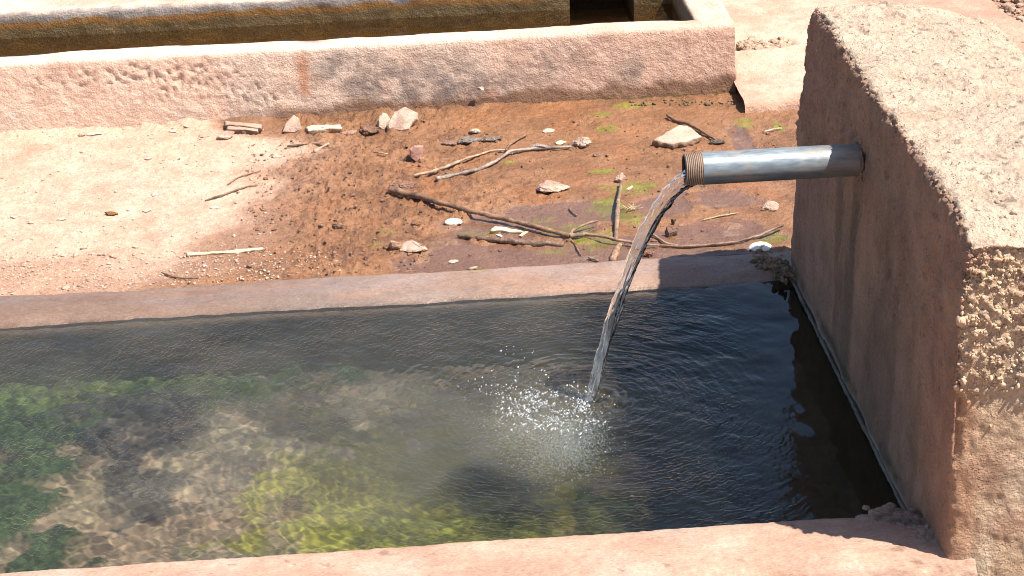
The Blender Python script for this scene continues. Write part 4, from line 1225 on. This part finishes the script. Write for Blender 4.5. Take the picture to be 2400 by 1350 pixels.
stick('stick', [(970, 412), (1010, 404), (1045, 391), (1100, 369), (1150, 354), (1190, 351)], 3.2, 'thin stick with a pale peeled end beside the long grey stick', colr=(.5, .36, .25), seed=211, taper=(1.3, 1.1, .8, .7), lift=.003)
stick('twig', [(1185, 352), (1193, 338), (1215, 325), (1235, 315)], 2.6, 'small brown twig rising from the bend of the long grey stick', 'twig', (.25, .14, .09), 212, lift=.006)
stick('stick', [(1563, 270), (1585, 283), (1612, 290), (1640, 304), (1668, 322), (1680, 330)], 4, 'brown stick lying behind the flat slab', colr=(.24, .135, .085), seed=213, taper=(1, 1, 1, .8, .7), lift=.003)
slab('wood_lath', [(437, 591), (500, 589), (570, 584), (616, 579), (616, 583), (560, 590), (440, 598)], .006, 'long pale flat lath lying at the edge of the damp ground', 'lath', (.60, .50, .35), 214, (.3, .2, .12), mat=M_wood)
stick('twig', [(672, 344), (710, 340), (752, 337)], 2.6, 'thin dark twig on the mud below the pale split wood', 'twig', (.13, .08, .05), 215, lift=.002)
stick('twig', [(738, 356), (746, 349), (758, 343), (772, 335)], 4.5, 'short pale knuckle of stick at the end of the thin dark twig', 'twig', (.46, .35, .27), 216, taper=(1.4, .8, .5), lift=.002)
stick('twig', [(480, 470), (520, 458), (548, 447), (580, 437), (604, 434)], 2.2, 'long bent twig crossing from dry ground onto the mud', 'twig', (.24, .15, .1), 217, lift=.002)
stick('twig', [(534, 432), (555, 416), (580, 408), (612, 400)], 2, 'thin twig behind the long bent twig', 'twig', (.28, .18, .12), 218, lift=.002)
stick('twig', [(378, 639), (410, 650), (440, 652), (466, 650)], 2, 'thin curved twig on damp ground near the rim', 'twig', (.22, .14, .09), 219, lift=.002)
stick('twig', [(1072, 640), (1100, 632), (1118, 626)], 2.8, 'short grey twig touching the rim beside a mossy tuft', 'twig', (.34, .28, .2), 220, lift=.003)
stick('twig', [(1380, 603), (1400, 611), (1415, 617)], 3, 'short pale twig lying against the rim left of the stub', 'twig', (.40, .27, .2), 221, lift=.003)
stick('twig', [(1334, 487), (1338, 495), (1352, 506)], 2.2, 'hooked dark twig in the puddle above the fork', 'twig', (.2, .12, .08), 222, lift=.002)
stick('twig', [(1772, 240), (1771, 228)], 4, 'tiny rust red stub at the lip of the paving', 'twig', (.3, .09, .04), 223, lift=.02)
stick('straw', [(1648, 516), (1690, 505), (1730, 499)], 1.6, 'thin straw on the mud left of the pale tilted stone', 'straw', (.50, .36, .2), 224, lift=.002)
stick('straw', [(870, 355), (890, 358), (910, 361)], 1.6, 'thin straw on the mud left of the upright reddish stone', 'straw', (.52, .38, .24), 225, lift=.002)
stick('straw', [(1790, 309), (1812, 303), (1832, 300)], 2, 'pale straw on the mud under the paving lip', 'straw', (.6, .48, .36), 226, lift=.003)

# small grit: pale crumbs on the dry ground, clods in the mud, pebbles top right
def scatter(name, n, region, rr, colr, seed, mat, sub=1, zf=None, rough=.85):
    rng = np.random.default_rng(seed)
    Vs, Fs, Cs, off = [], [], [], 0
    q0, f0 = ico(sub)
    made = 0
    while made < n:
        u, v = rng.uniform(region[0], region[2]), rng.uniform(region[1], region[3])
        p = onground(u, v) if zf is None else at(u, v, zf)
        if zf is None and (p[1] < GY+.01 or p[1] > FY-.01):
            continue
        R_ = rr*math.exp(rng.normal(0, .45))
        q = q0*R_*rng.uniform(.6, 1.4, 3)*np.array([1, 1, .6])
        q *= (1+.3*rng.normal(0, 1, (len(q), 1)).clip(-1, 1))
        Vs.append(q+p+np.array([0, 0, R_*.25])); Fs.append(f0+off); off += len(q)
        Cs.append(np.tile(np.array(colr)*rng.uniform(.7, 1.15), (len(q), 1))); made += 1
    o = mesh_obj(name, np.vstack(Vs), np.vstack(Fs), mat, None, np.vstack(Cs), rough, smooth=False)
    o['kind'] = 'stuff'
    return o
scatter('grit', 1300, (0, 300, 640, 690), .0013, (.6, .46, .37), 301, M_stone, rough=.9)
scatter('grit', 1500, (0, 590, 800, 690), .0014, (.58, .43, .33), 302, M_stone, rough=.9)
scatter('mud_crumbs', 1100, (580, 330, 1000, 640), .0018, (.31, .17, .10), 303, M_clod, sub=1, rough=.3)
scatter('mud_crumbs', 380, (900, 270, 1840, 420), .0018, (.31, .17, .10), 304, M_clod, rough=.5)
scatter('mud_crumbs', 220, (900, 440, 1840, 610), .0018, (.27, .15, .09), 305, M_clod, rough=.45)
scatter('gravel', 260, (2290, 0, 2400, 80), .005, (.42, .3, .22), 306, M_stone, zf=.03)
scatter('rubble', 150, (1735, 98, 1855, 122), .0075, (.46, .33, .24), 307, M_stone, sub=2, zf=.060)
scatter('rubble', 120, (1480, 234, 1770, 247), .0022, (.26, .17, .10), 308, M_clod, sub=2)
pebs = [(190, 319), (212, 318), (228, 316), (407, 311), (437, 300), (222, 317), (345, 497), (365, 459), (196, 585), (317, 583), (503, 490), (144, 518), (28, 513), (350, 376), (475, 322)]
peb_lab = ['pale pebble at the foot of the far trough, leftmost of a row of small ones', 'small pebble second from the left in the row along the far trough foot', 'rightmost pale pebble of the close cluster at the far trough foot',
           'single tan pebble below the far trough halfway to the broken splinters', 'pale crumb just left of the stone before the broken splinters', 'middle pale pebble of the close cluster at the far trough foot',
           'pale pebble on dry dust just right of the rust brown leaf', 'small pebble on dry dust up and right of the rust brown leaf', 'flat pale pebble on dry ground at the lower left, left of the long lath', 'small pebble between the flat pale pebble and the long lath',
           'pale pebble on dry ground under the long bent twig', 'flat pale pebble left of the rust brown leaf', 'pale pebble at the far left edge of the dry ground', 'tiny pale pebble alone in the middle of the dry ground', 'pale pebble on dry ground below the broken splinters']
for k, (a, b) in enumerate(pebs):
    stone('pebble', a, b, 16+(k*7) % 9, 10, peb_lab[k], 'pebble', (.60, .47, .38), 400+k, cuts=4, sub=2, group='pale pebbles on the dry ground')

# dark matted debris in the corner of rim and wall
rng = np.random.default_rng(77)
Vs, Fs, off = [], [], 0
for k in range(420):
    t_ = rng.random()
    p = at(1765+90*t_+rng.normal(0, 10), 590+62*t_+rng.normal(0, 9)-8*t_, .016)
    q, f = ico(2)
    rr = rng.uniform(.002, .0055)
    q = q*rr*rng.uniform(.4, 1.7, 3); q *= (1+.35*fbm(q+k, 80, 2, k))[:, None]
    Vs.append(q+p); Fs.append(f+off); off += len(q)
Vv = np.vstack(Vs)
deb = mesh_obj('debris', Vv, np.vstack(Fs), M_clod, None, mix(np.tile(np.array([.30, .18, .105]), (len(Vv), 1)), np.array([.15, .11, .04]), sstep(-.3, .4, fbm(Vv, 40, 3, 9))), .8)
deb['kind'] = 'stuff'
